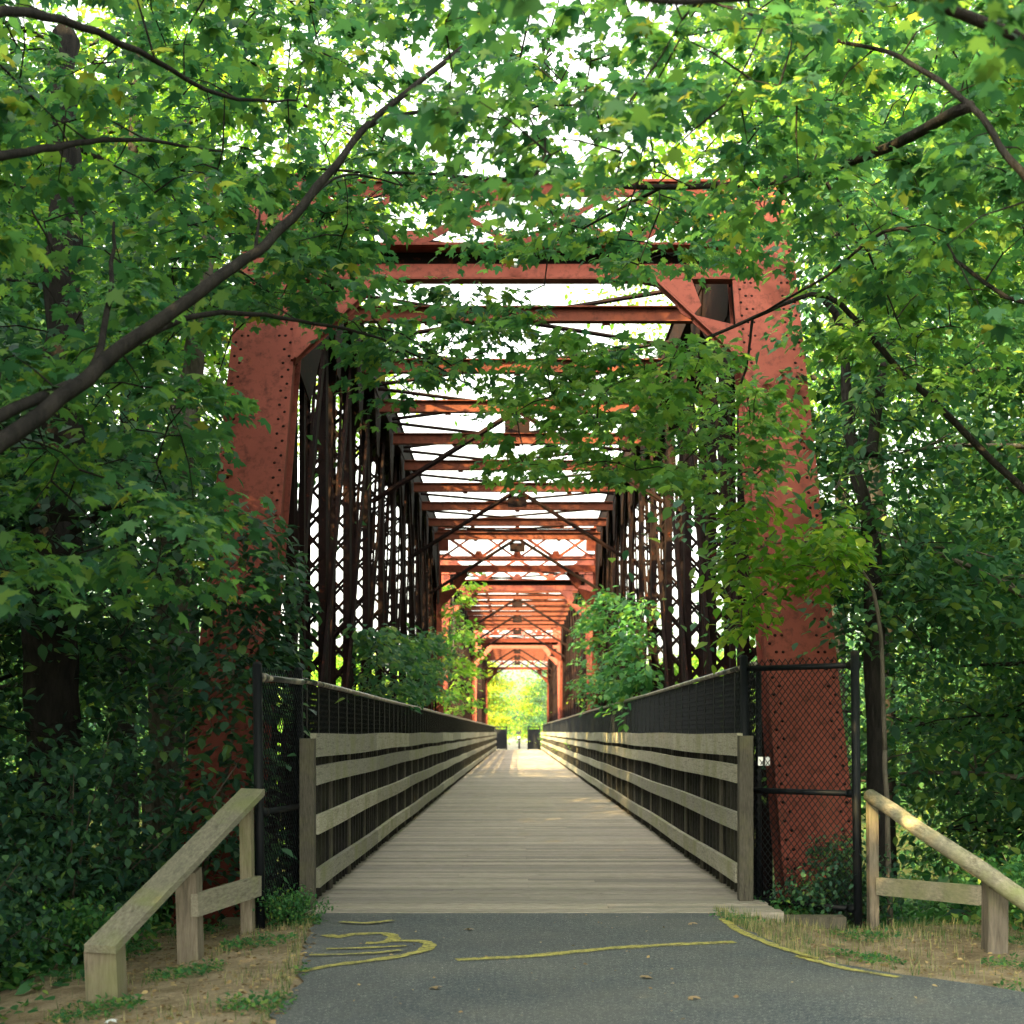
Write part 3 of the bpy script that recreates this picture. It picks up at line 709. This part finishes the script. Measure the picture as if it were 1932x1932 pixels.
SHB = {'a': shrub_meshes(31, 1.7, 1.1, 2600, .11, M['shrub']), 'b': shrub_meshes(32, 1.1, .9, 2000, .10, M['shrub']),
       'c': shrub_meshes(33, 2.4, 1.3, 3600, .12, M['dark']), 'd': shrub_meshes(34, 2.6, 1.2, 3400, .12, M['lime'])}
def put_shrub(key, x, y, label, s=1.0, rz=0, group=None, z=None):
    t = thing("shrub", label, "shrub", (x, y, (ghf(x,y) if z is None else z)), group, rz); t.scale = (s,)*3
    mkobj("stems", SHB[key][0], t); mkobj("foliage", SHB[key][1], t); return t

# limbs traced in space, twigs grown node by node toward leaf sprays
def grown_tree(name, label, root, limbs, targets, mat, barkm, seed, lsize=.115, per=24, spread=.30, shape='maple', flat=.16, cat="tree", sprayname="crown", trunk=None):
    """limbs: list of ([(point)...], r0, r1).  targets: list of points. Each target gets joined to the nearest node."""
    rng = np.random.default_rng(seed); rg = random.Random(seed)
    t = thing(name, label, cat, root); R0 = Vector(root); b = MB(); nodes = []
    def addtube(pts, r0, r1, n=8):
        P_ = []
        for i in range(len(pts)-1):
            p0 = pts[max(i-1,0)]; p1 = pts[i]; p2 = pts[i+1]; p3 = pts[min(i+2,len(pts)-1)]
            for k in range(5):
                s = k/5; P_.append(.5*((2*p1)+(p2-p0)*s+(2*p0-5*p1+4*p2-p3)*s*s+(3*p1-p0-3*p2+p3)*s**3))
        P_.append(pts[-1]); m = len(P_)-1
        P_ = [p + Vector((rg.uniform(-1,1),rg.uniform(-1,1),rg.uniform(-1,1)))*r0*.25 if 0 < i < m else p for i, p in enumerate(P_)]
        b.tube([p-R0 for p in P_], [r0+(r1-r0)*i/m for i in range(m+1)], n)
        return P_
    if trunk: addtube([Vector(p) for p in trunk[0]], trunk[1], trunk[2], 10)
    for pts, r0, r1 in limbs:
        nodes += addtube([Vector(p) for p in pts], r0, r1)
    nd = np.array([tuple(p) for p in nodes]); T = np.array([tuple(p) for p in targets]); left = np.ones(len(T), bool)
    D = np.min(np.linalg.norm(T[:,None,:]-nd[None,:,:],axis=2),axis=1); NI = np.argmin(np.linalg.norm(T[:,None,:]-nd[None,:,:],axis=2),axis=1)
    allnd = list(nd); dirs = []
    while left.any():
        i = np.where(left, D, 1e9).argmin(); left[i] = False
        a = Vector(allnd[NI[i]]); e = Vector(T[i]); L = (e-a).length
        mid = a.lerp(e,.5)+Vector((rg.uniform(-.1,.1),rg.uniform(-.1,.1),.07))*L
        r = min(.016,.004+.006*L); b.tube([a-R0, mid-R0, e-R0],[r, r*.75, r*.4],4,False)
        d = (e-mid); dirs.append((i, math.atan2(d.y,d.x)))
        for q in (mid, e):
            allnd.append(tuple(q)); dd = np.linalg.norm(T-np.array(tuple(q)),axis=1); m = dd < D
            D[m] = dd[m]; NI[m] = len(allnd)-1
    b.obj("trunk", barkm, t, True)
    pos=[];head=[];tl=[];sz=[]
    for i, hd in dirs:
        c = T[i]; k = max(4, int(per*rng.uniform(.6,1.4))); tw = []
        # three short twigs carrying the leaves in a nearly level fan
        tiltp = rng.normal(0,.22,2)
        for j in range(k):
            s = rng.integers(0,3); ang = hd + (-.7,0,.7)[s]+rng.normal(0,.08); dist = spread*(.15+1.25*rng.random())*rng.uniform(.8,1.1)
            px, py = math.cos(ang)*dist, math.sin(ang)*dist
            pz = tiltp[0]*px+tiltp[1]*py - .35*dist*dist + rng.normal(0,flat*.22)
            pos.append((c[0]+px+rng.normal(0,.03), c[1]+py+rng.normal(0,.03), c[2]+pz)); head.append(ang + (1 if j%2 else -1)*rng.uniform(.3,1.4))
            tl.append(rng.normal(.40,.30)); sz.append(lsize*rng.uniform(.55,1.2))
    pos = np.array(pos)-np.array(tuple(R0)); 
    mkobj(sprayname, leafmesh("crown", pos, np.array(head), np.array(tl), np.array(sz), shape, mat, rng), t)
    return t
def sample(rng, u, v, d, n, keep=None):
    out = []
    while len(out) < n:
        uu, vv, dd = rng.uniform(*u), rng.uniform(*v), rng.uniform(*d)
        if keep is None or keep(uu, vv): out.append(P(uu, vv, dd))
    return out
rng = np.random.default_rng(77)

# left foreground maple
def limbd(u): return 6.2+max(0,u)/860*3.2
def behind(lst, lo, hi):
    r_ = np.random.default_rng(len(lst)); out = []
    for p in lst:
        u = VU + p.x*F/p.y; v = VV-(p.z-CH)*F/p.y; d = limbd(u)+r_.uniform(lo,hi); out.append(P(u,v,d))
    return out
T = behind(sample(rng,(-170,430),(-120,900),(5.5,10.5),165, lambda u,v: v < 900-max(0,u-250)*.6), .35, 4.5)
T += behind(sample(rng,(330,860),(-120,330),(6,11),62), .4, 4)
T += sample(rng,(400,720),(330,600),(9.2,12.2),48, lambda u,v: v < 640-(u-380)*.1)
T += sample(rng,(700,960),(540,760),(9.5,12),16)
T += sample(rng,(-100,380),(850,1100),(7,10),34)
limbs = [([(-3.5,5.0,1.6), P(-180,930,5.6), P(0,840,6.2), P(200,680,6.8), P(400,530,7.4), P(500,460,7.8), P(620,330,8.3), P(700,230,8.7), P(860,100,9.4), P(930,20,9.8)], .046, .012),
 ([P(-120,860,5.9), P(0,780,6.3), P(170,700,7.0), P(205,560,7.6), P(215,420,8.2)], .035, .008),
 ([P(200,690,6.9), P(300,620,7.5), P(420,590,8.4), P(560,605,9.3), P(720,640,10.2), P(900,735,11.2)], .022, .005),
 ([P(480,480,7.8), P(490,400,8.0)], .012, .006),
 ([(-3.5,5.0,2.6), P(-150,310,6.0), P(0,292,6.8), P(130,275,7.4), P(240,262,8.0), P(420,285,9.0)], .035, .006),
 ([(-3.5,5.0,3.2), P(-100,50,6.0), P(80,30,6.6), P(260,95,7.4), P(420,180,8.2), P(560,190,9.0)], .03, .006),
 ([P(690,240,8.7), P(760,215,9.0), P(880,215,9.5), P(1000,235,10)], .015, .005),
 ([P(500,465,7.8), P(560,400,8.6), P(650,330,9.4), P(760,350,10.2)], .014, .005)]
grown_tree("maple_tree", "maple whose long dark limb rises diagonally across the upper left", (-3.5,5.0,ghf(-3.5,5)), limbs, T, M['maple'], M['bark'], 5, .102, 34, .30,
    trunk=([(-3.4,5.0,ghf(-3.4,5)-.4),(-3.45,5.0,1.0),(-3.5,5.0,1.8),(-3.6,5.1,3.4),(-3.7,5.2,5.5)], .16, .07))

# right foreground maple
T = sample(rng,(1380,2080),(-120,640),(7.2,11.5),190, lambda u,v: v < 430+(u-1380)*.35)
T += sample(rng,(830,1450),(-120,360),(6,11.5),78)
T += sample(rng,(880,1930),(-120,150),(3.6,4.6),4)
T2 = sample(rng,(960,1460),(640,1000),(10.2,12.4),105, lambda u,v: abs(v-(640+abs(u-1180)*.25+120)) < 140 and v < 1010-abs(u-1250)*.5)
T += sample(rng,(1000,1420),(350,520),(9.5,12),22)
T += sample(rng,(660,1150),(560,700),(10,12),12)
T += sample(rng,(560,1330),(330,475),(10,12.6),34)
# low bough of the right maple, given an added trunk and brightened leaves
T2 += sample(rng,(1560,1900),(420,720),(10.2,11.8),34)
grown_tree("low_maple_bough", "low bough of the right maple with brightened leaves across the right truss web", (3.9,11.0,ghf(3.9,11.0)),
  [([(3.9,11.0,3.0), P(1700,700,11.2), P(1560,560,11.2), P(1420,600,11.2), P(1290,660,11.3), P(1130,740,11.8)], .03, .005),
   ([P(1420,600,11.2), P(1400,720,11.4), P(1340,820,11.6), P(1260,900,11.8)], .012, .004)], T2, M['maple_lime'], M['bark'], 26, .10, 30, .28,
  trunk=([(3.9,11.0,ghf(3.9,11.0)-.4),(3.95,11.0,1.0),(3.9,11.0,3.0)], .06, .035))
limbs = [([(4.4,6.5,2.6), P(2080,470,7.0), P(1930,330,7.1), P(1830,200,7.2), P(1700,110,7.4), P(1560,70,7.8), P(1330,0,8.4)], .026, .006),
 ([(4.4,6.5,2.3), P(2150,620,7.2), P(1900,560,8.0), P(1700,430,8.8), P(1560,520,9.8), P(1420,600,10.6), P(1290,660,11.2), P(1130,740,11.8)], .015, .005),
 ([P(1830,200,7.2), P(1640,290,8.2), P(1450,345,9.2), P(1200,352,10.0), P(900,335,10.6), P(600,318,11.2)], .03, .009),
 ([P(1560,345,9.0), P(1640,480,9.3), P(1700,620,9.6)], .012, .004),
 ([(4.4,6.5,3.4), P(1900,60,6.0), P(1600,-30,5.2), P(1350,0,4.4), P(1100,-20,3.8)], .03, .006),
 ([P(1250,352,9.9), P(1120,420,10.6), P(1030,470,11.2)], .012, .004)]
grown_tree("maple_tree", "maple whose leafy boughs hang over the upper right of the bridge", (4.4,6.5,ghf(4.4,6.5)), limbs, T, M['maple'], M['bark'], 6, .096, 38, .30,
    trunk=([(4.4,6.5,ghf(4.4,6.5)-.4),(4.4,6.5,1.2),(4.4,6.5,2.4),(4.5,6.5,4.2)], .18, .08))

# forked tree right of the bridge
T = sample(rng,(1520,1760),(330,640),(13,15.5),70) + sample(rng,(1560,1800),(620,1300),(12.8,15.5),80) + sample(rng,(1500,1640),(650,1250),(14.2,16),50)
limbs = [([P(1640,1010,14), P(1600,800,14), P(1592,640,14), P(1540,545,13.8)], .07, .025),
 ([P(1645,860,14), P(1660,740,14.2), P(1690,600,14.4), P(1720,480,14.4), P(1700,330,14.4)], .06, .02),
 ([P(1600,640,14), P(1640,560,14), P(1672,430,13.9)], .05, .015)]
grown_tree("forked_tree", "slender dark forked tree just right of the red right post", tuple(P(1660,1900,14.0)), limbs, T, M['forest'], M['bark'], 8, .12, 30, .34, 'oval', .3,
    trunk=([P(1660,1960,14), P(1658,1500,14), P(1650,1200,14), P(1640,1010,14)], .105, .085))
# small bright branch tree in front of right post
T = sample(rng,(1380,1580),(960,1100),(11.2,12.1),34) + sample(rng,(1360,1480),(1060,1180),(11.8,12.8),12)
limbs = [([Vector((3.02,12.2,1.2)), P(1655,1150,12.2), P(1600,1050,12.0), P(1500,1020,11.8), P(1420,1040,12)], .02, .005),
         ([P(1600,1040,12.0), P(1480,1090,12.2), P(1400,1150,12.4)], .01, .004)]
grown_tree("sapling", "lime green sapling whose sprays cross the middle of the right red post", (3.05,12.2,ghf(3.05,12.2)), limbs, T, M['lime'], M['bark2'], 9, .12, 26, .2, 'oval', .35,
    trunk=([(3.05,12.2,ghf(3.05,12.2)-.3),(3.06,12.2,0),(3.02,12.2,1.2)], .028, .02))
# leaning trunk left
T = sample(rng,(180,400),(560,1050),(13.5,16.5),75) + sample(rng,(230,470),(300,600),(13.5,16.5),60)
limbs = [([P(350,780,14.5), P(372,620,14.5), P(392,470,14.5), P(400,300,14.5)], .12, .05),
 ([P(345,800,14.5), P(290,700,15), P(240,600,15.4)], .05, .012)]
grown_tree("leaning_tree", "grey barked tree leaning right beside the left red post", tuple(P(290,1800,14.5)), limbs, T, M['forest'], M['bark2'], 10, .13, 30, .36, 'oval', .3,
    trunk=([P(300,1900,14.5), P(308,1400,14.5), P(322,1050,14.5), P(350,780,14.5)], .19, .14))
# thick dark trunk far left
T = sample(rng,(-80,330),(820,1250),(11,14),100) + sample(rng,(-80,300),(1330,1500),(11.5,14),26)
limbs = [([P(100,1000,12.5), P(120,700,12.6), P(125,300,12.8), P(118,60,13)], .20, .10),
 ([P(100,1050,12.5), P(200,960,12.2), P(320,940,11.8)], .05, .012), ([P(95,1200,12.5), P(10,1100,12.2), P(-60,1060,12)], .05, .012)]
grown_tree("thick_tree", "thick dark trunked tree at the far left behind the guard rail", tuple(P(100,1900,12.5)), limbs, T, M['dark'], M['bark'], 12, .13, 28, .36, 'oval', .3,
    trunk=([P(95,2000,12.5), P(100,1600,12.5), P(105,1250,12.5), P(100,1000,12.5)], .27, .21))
# vine on the left end post
T = sample(rng,(395,520),(960,1300),(11.6,12.3),46) + sample(rng,(360,500),(1250,1620),(11.0,11.9),40) + sample(rng,(500,560),(1080,1250),(12.0,12.6),10)
limbs = [([Vector((-2.9,11.7,-1.4)), P(420,1500,11.8), P(440,1300,12.0), P(430,1100,12.3), P(450,960,12.6)], .02, .006)]
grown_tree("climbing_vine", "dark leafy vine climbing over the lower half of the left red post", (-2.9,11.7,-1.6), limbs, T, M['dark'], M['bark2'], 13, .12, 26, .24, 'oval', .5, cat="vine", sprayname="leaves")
# bushy growth beside the trusses
def beside(us, vs, n, X):
    out = []
    for i in range(n):
        u = rng.uniform(*us); d = X*rng.uniform(1,1.07)*F/abs(u-VU); out.append(P(u, rng.uniform(*vs), d))
    return out
T = beside((695,850),(1185,1325),90,2.05)
grown_tree("roadside_tree", "dark green bushy tree poking through the left truss web", (-3.6,25,ghf(-3.6,25)), [([Vector((-3.6,25,-1)), Vector((-3.2,25,1.2)), P(700,1250,27), P(790,1220,38)], .05, .015)], T, M['forest'], M['bark'], 14, .16, 32, .36, 'oval', .35,
    trunk=([(-3.6,25,ghf(-3.6,25)-.3),(-3.6,25,-2),(-3.6,25,-1)], .07, .05))
T = beside((1088,1220),(1120,1330),95,2.05)
grown_tree("roadside_tree", "mid green bushy tree poking through the right truss web", (3.5,27,ghf(3.5,27)), [([Vector((3.5,27,-1)), Vector((3.3,27,1.2)), P(1180,1240,34), P(1120,1190,45)], .05, .015)], T, M['shrub'], M['bark'], 15, .17, 34, .40, 'oval', .35,
    trunk=([(3.5,27,ghf(3.5,27)-.3),(3.5,27,-2),(3.5,27,-1)], .07, .05))

T = sample(rng,(833,885),(1075,1350),(42,49),46)
grown_tree("lime_tree", "bright lime tree leaning in between the first and second truss spans on the left", (-3.9,47,ghf(-3.9,47)), [([Vector((-3.9,47,-1)), Vector((-3.3,47,1.2)), P(850,1250,46), P(855,1120,46)], .06, .015)], T, M['lime'], M['bark2'], 24, .2, 34, .42, 'oval', .35,
    trunk=([(-3.9,47,ghf(-3.9,47)-.3),(-3.9,47,-2),(-3.9,47,-1)], .08, .06))
# ------------------------------------------------------------------ the woods : individual trees
L_ = [('a',-8.0,17,.95,"tall leafy tree behind the left red post"),('d',-5.6,13.2,.85,"dark low tree between the thick trunk and the left red post"),
      ('b',-9.5,12.5,1.05,"tall tree at the left picture edge behind the thick trunk"),('a',-12.5,19,1.1,"tall tree deep in the left wood behind the others"),
      ('g',-6.6,25,.95,"lime green tree standing left of the first truss span"),('d',-6.9,9.6,.75,"dark low tree beside the diagonal maple limb"),
      ('b',-14,27,1.1,"tall tree furthest back in the left wood"),('a',-10.5,33,.85,"tree left of the far half of the first truss span")]
for i, (k,x,y,s,l) in enumerate(L_): put_tree(k,x,y,l,s,i*1.3,'trees of the wood left of the bridge', "broadleaf_tree")
R_ = [('b',6.6,15.5,1.0,"tall leafy tree behind the forked tree right of the bridge"),('a',9.5,19,1.1,"tall tree deep in the right wood"),
      ('a',8.8,13.2,.8,"lower leafy tree at the right picture edge"),('g',6.6,27,.95,"lime green tree standing right of the first truss span"),
      ('a',13,25,1.15,"tall tree furthest back in the right wood"),('b',11.5,15,1.0,"tall tree half outside the right picture edge"),
      ('a',10.5,33,.85,"tree right of the far half of the first truss span")]
for i, (k,x,y,s,l) in enumerate(R_): put_tree(k,x,y,l,s,2+i*1.7,'trees of the wood right of the bridge', "broadleaf_tree")
O_ = [('g',-8.2,37,1.05,"tall lime tree arching over the left top chord far along the span"),('g',8.4,39,1.05,"tall lime tree arching over the right top chord far along the span")]
for i, (k,x,y,s,l) in enumerate(O_): put_tree(k,x,y,l,s,1+i*2.2,None,"broadleaf_tree")
M_ = [('e',-5.2,50,1.0),('e',-7.5,58,1.1),('e',-5.6,66,1.0),('e',-8.5,75,1.1),('e',-5.5,86,1.0),('e',-7,98,1.1),('e',5.4,52,1.0),('e',7.6,60,1.1),('e',5.8,69,1.0),('e',8.2,78,1.1),('e',5.6,90,1.0),('e',7.5,101,1.1)]
ord_ = ["first","second","third","fourth","fifth","sixth"]
for i, (k,x,y,s) in enumerate(M_):
    put_tree(k,x,y,"%s sunlit small tree along the %s side of the two far truss spans" % (ord_[i%6], "left" if x < 0 else "right"),s,i*1.9,'small trees beside the far spans',"small_tree")
F_ = [('f',-3.2,120,.85,"yellow leaved tree left of the path beyond the bridge"),('d',3.6,118,1.0,"dark green tree right of the path beyond the bridge"),
      ('f',-3.6,131,.9,"second yellow leaved tree further left along the path beyond the bridge"),('d',4.2,134,.9,"dark green tree right of the path beyond the dark tree"),
      ('f',1.5,165,.7,"small yellow tree closing the view where the far path bends"),('d',-3.8,150,1.0,"dark tree left where the far path narrows")]
for i, (k,x,y,s,l) in enumerate(F_): put_tree(k,x,y,l,s,i*1.1,None,"path_tree")
for i, (k,x,y,s) in enumerate([('a',-6,-3,1.1),('b',-5,1.0,.9),('a',-9,4,1.1),('c',-3.5,-9,1.0),('b',6.5,1,1.0),('c',-11,-8,1.1),('a',9,7,1.1),('b',-13,6,1.1)]):
    put_tree(k,x,y,"leafy tree standing beside the path behind the viewpoint",s,i*2.1,'trees behind the viewpoint',"broadleaf_tree")

for i, (k,x,y,s,l) in enumerate([('k',-9.9,6.5,1.0,"dense tree added outside the left picture edge to block the sun"),('k',-10.2,20.5,.9,"big dense tree of the left wood level with the first web posts"),('k',-10.8,29,.85,"big dense tree of the left wood behind the lime green one"),
      ('k',-8.5,1.5,1.0,"leafy tree standing beside the path behind the viewpoint"),('h',-12.5,22.5,1.05,"big dense tree far back in the left wood"),('h',9.2,21.5,1.0,"big dense tree filling the right wood behind the forked tree"),('h',10.5,28,1.0,"big dense tree of the right wood behind the lime green one"),('a',7.9,19.5,.85,"big dense tree of the right wood nearest the forked tree"),('h',13,18.5,1.0,"big dense tree further right in the right wood")]):
    put_tree(k,x,y,l,s,i*2.1,'trees behind the viewpoint' if 'viewpoint' in l else 'trees of the wood right of the bridge' if x > 0 else 'trees of the wood left of the bridge',"broadleaf_tree")

# far woods as one mass each side
def woods(name, label, xr, yr, zt, n, seed, mat):
    rng = np.random.default_rng(seed); k = 420
    cx = rng.uniform(*xr,k); cy = rng.uniform(*yr,k); top = rng.uniform(*zt,k); zc = gh(cx,cy)+ (top)*rng.uniform(.05,1,k)**.8
    idx = rng.integers(0,k,n); pos = np.stack([cx[idx],cy[idx],zc[idx]],1)+rng.normal(0,1,(n,3))*np.array([1.5,1.5,.8])
    pos[:,2] = np.maximum(pos[:,2], gh(pos[:,0],pos[:,1])+.1)
    me = leafmesh(name, pos, rng.uniform(0,6.28,n), rng.normal(.5,.5,n), .34*rng.uniform(.6,1.3,n), 'quad', mat, rng)
    tag(mkobj(name, me), label, kind='stuff')
woods("woodland", "dense far woodland closing the view left of the bridge", (-46,-15), (24,110), (7,15), 110000, 91, M['forest'])
woods("woodland", "dense far woodland closing the view right of the bridge", (14,46), (24,110), (9,19), 150000, 92, M['forest'])
woods("woodland", "far woodland behind the end of the bridge", (-50,50), (142,200), (5,11), 60000, 93, M['lime'])

# shrubs
i = 0
sh = [('a',3.5,13.2,1.0,"shrub right behind the wire panel's outer post"),('b',4.3,12.0,1.0,"low shrub behind the sloping pole on the right verge"),('a',5.3,13.4,1.2,"broad shrub above the middle of the right guard rail"),
      ('b',5.0,11.2,.9,"low shrub under the lower end of the right guard pole"),('a',6.6,14.5,1.3,"shrub at the right picture edge above the pole"),('c',2.55,11.72,.40,"small shrub at the foot of the right red post behind the wire"),
      ('b',2.2,11.75,.42,"tiny shrub beside the deck sill behind the right wire panel"),('d',4.4,14.8,.9,"lime shrub rising behind the right verge shrubs"),('b',3.9,11.3,.7,"small shrub just behind the right guard rail board"),
      ('c',-3.2,10.6,.75,"dark shrub behind the left guard rail"),('c',-4.2,12.0,1.0,"dark tall shrub left of the left red post foot"),('c',-3.5,8.8,.6,"dark shrub left of the nearest guard rail post"),
      ('c',-4.8,9.6,.9,"dark shrub under the thick trunk"),('a',-3.6,7.0,.55,"low shrub at the bottom left corner"),('c',-2.75,12.4,.7,"dark shrub at the foot of the left red post"),
      ('b',-2.75,9.6,.5,"small shrub under the left guard rail boards"),('d',-6.5,15.5,1.2,"sunlit shrub glimpsed through the left undergrowth"),('b',-1.62,10.55,.30,"weedy tuft beside the yellow scrawl at the left corner of the deck sill"),
      ('a',4.0,13.9,1.3,"bright shrub between the forked trunk and the low shrubs of the right verge"),('a',5.0,15.0,1.6,"bigger bright shrub in the second row behind the right guard rail"),('d',6.2,16.2,1.3,"lime shrub in the third row behind the right guard rail"),
      ('a',4.5,16.8,1.5,"shrub standing directly behind the forked trunk"),('a',7.0,13.0,1.3,"shrub outside the right picture edge beside the pole end"),('b',4.3,10.7,.75,"leafy low shrub touching the post of the right guard rail"),
      ('a',3.4,15.6,1.3,"shrub half hidden behind the right red post"),('b',5.8,10.6,.9,"low shrub right of the guard pole at the picture edge"),
      ('c',-5.6,11.5,1.3,"dark shrub mass at the left picture edge")]
for k,x,y,s,l in sh: put_shrub(k,x,y,l,s,i*1.4); i += 1
# plain undergrowth down the slopes
n = 60000; rng = np.random.default_rng(55)
ux = np.concatenate([rng.uniform(-22,-2.7,n//2), rng.uniform(2.6,22,n//2)]); uy = rng.uniform(11.8,48,n)
sel = np.concatenate([rng.random(n//2) < 1, rng.random(n//2) < 1]); uz = gh(ux,uy)+rng.uniform(0,.6,n)**1.3
me = leafmesh("undergrowth", np.stack([ux,uy,uz],1), rng.uniform(0,6.28,n), rng.normal(.2,.4,n), .16*rng.uniform(.6,1.4,n), 'oval', M['dark'], rng)
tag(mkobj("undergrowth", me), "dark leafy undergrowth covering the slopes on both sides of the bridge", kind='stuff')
# undergrowth on left slope near the verge and right verge
n = 14000; ux = np.concatenate([rng.uniform(-9,-2.55,n//2), rng.uniform(3.4,9,n//2)]); uy = rng.uniform(6,12.5,n)
keep = ~((ux > 0) & (uy < 10.2+ (ux-3.4)*-.2)); ux, uy = ux[keep], uy[keep]; uz = gh(ux,uy)+rng.uniform(0,.35,len(ux))*smooth(2.5,3.3,np.abs(ux))
me = leafmesh("ground_cover", np.stack([ux,uy,uz],1), rng.uniform(0,6.28,len(ux)), rng.normal(.2,.5,len(ux)), .10*rng.uniform(.5,1.4,len(ux)), 'oval', M['shrub'], rng)
tag(mkobj("ground_cover", me), "low leafy ground cover beyond the dirt verges", kind='stuff')
# grass
def grass(n, fx, seed, hgt, mat, name, label, shape='blade', tiltm=-1.2):
    rng = np.random.default_rng(seed); x, y = fx(rng, n); z = gh(x,y)-.01
    me = leafmesh(name, np.stack([x,y,z],1), rng.uniform(0,6.28,len(x)), rng.normal(tiltm,.25,len(x)), hgt*rng.uniform(.4,1.3,len(x)), shape, mat, rng)
    tag(mkobj(name, me), label, kind='stuff')
def gR(rng, n):
    y = rng.uniform(7.2,12.2,n); e = np.interp(y, [q[0] for q in edgeR], [q[1] for q in edgeR]); x = e + rng.random(n)**1.6*2.6+.02
    d = .5+.5*np.sin(x*5+y*3)*np.sin(y*4.3-x*2.1); far_ = smooth(9.6,10.8,y); keep = rng.random(n) < np.clip(.08+.25*(d>.7)+far_*.45+.3*(x-e<.12),0,1)
    return x[keep], y[keep]
def gL(rng, n):
    y = rng.uniform(5.5,11.3,n); e = np.interp(y, [q[0] for q in edgeL], [q[1] for q in edgeL]); x = e - rng.random(n)**1.3*1.5-.02
    d = .5+.5*np.sin(x*6+y*2.4)*np.sin(y*3.9-x*3); keep = rng.random(n) < np.clip(.06+.35*(d>.72)+.45*(e-x<.10)+.8*((y>10.2)&(x>-1.75)),0,1)
    return x[keep], y[keep]
grass(16000, gR, 61, .075, M['grass'], "grass", "patchy grass on the right dirt verge")
grass(12000, gL, 62, .06, M['grass'], "grass", "patchy grass and weeds on the left dirt verge")
def lit(rng, n):
    s = rng.random(n) < .5; y = rng.uniform(6,11.2,n)
    xl = np.interp(y,[q[0] for q in edgeL],[q[1] for q in edgeL])-rng.random(n)*1.3+.05; xr = np.interp(y,[q[0] for q in edgeR],[q[1] for q in edgeR])+rng.random(n)*2-.05
    return np.where(s,xl,xr), y
rngl = np.random.default_rng(64); lx, ly = lit(rngl, 4200)
me = leafmesh("leaf_litter", np.stack([lx,ly,gh(lx,ly)+.006],1), rngl.uniform(0,6.28,4200), rngl.normal(0,.15,4200), .035*rngl.uniform(.4,1.3,4200), 'oval', M['litter'], rngl)
tag(mkobj("leaf_litter", me), "small dry leaves scattered over the dirt verges", kind='stuff')
rngl = np.random.default_rng(66); wx, wy = lit(rngl, 26000); pk = (np.sin(wx*4.1+wy*2.2)*np.sin(wy*3.7-wx*2.3) > .45); wx, wy = wx[pk], wy[pk]; nw = len(wx)
me = leafmesh("weeds", np.stack([wx,wy,gh(wx,wy)+rngl.uniform(.0,.035,nw)],1), rngl.uniform(0,6.28,nw), rngl.normal(-.3,.4,nw), .03*rngl.uniform(.4,1.4,nw), 'oval', M['shrub'], rngl)
tag(mkobj("weeds", me), "small green weeds in patches along both asphalt edges", kind='stuff')
rngl = np.random.default_rng(65); lx = rngl.uniform(-1.2,2.4,110); ly = rngl.uniform(5.6,10.9,110); me = leafmesh("leaf_scraps", np.stack([lx,ly,np.full(110,.014)],1), rngl.uniform(0,6.28,110), rngl.normal(0,.1,110), .022*rngl.uniform(.4,1.5,110), 'oval', M['litter'], rngl)
tag(mkobj("leaf_scraps", me), "tiny leaf scraps and grit strewn over the asphalt", kind='stuff')
# single fallen leaves on the asphalt
for (u,v,l) in ((820,1867,"tan fallen leaf on the asphalt left of centre"),(1300,1887,"pale fallen leaf on the asphalt right of centre"),(893,1757,"brownish fallen leaf near the deck edge at centre"),(1224,1850,"tiny pale leaf on the asphalt near the yellow line"),(1300,1746,"tan fallen leaf close to the right end of the deck edge"),(205,1912,"white scrap of paper on the dirt below the nearest guard post")):
    rr = np.random.default_rng(int(u)); p = G(u,v)
    if u < 300: p.z = ghf(p.x,p.y)+.01
    me = leafmesh("fallen_leaf", np.array([[0,0,0.0]]), np.array([rr.uniform(0,6)]), np.array([-.12]), np.array([.075]), 'maple', M['litter'] if u > 300 else M['white'], rr, np.array([.15]))
    o = mkobj("fallen_leaf" if u > 300 else "paper_scrap", me, None, (p.x,p.y,p.z+.018)); tag(o, l, "leaf" if u > 300 else "scrap", 'fallen leaves on the asphalt' if u > 300 else None)
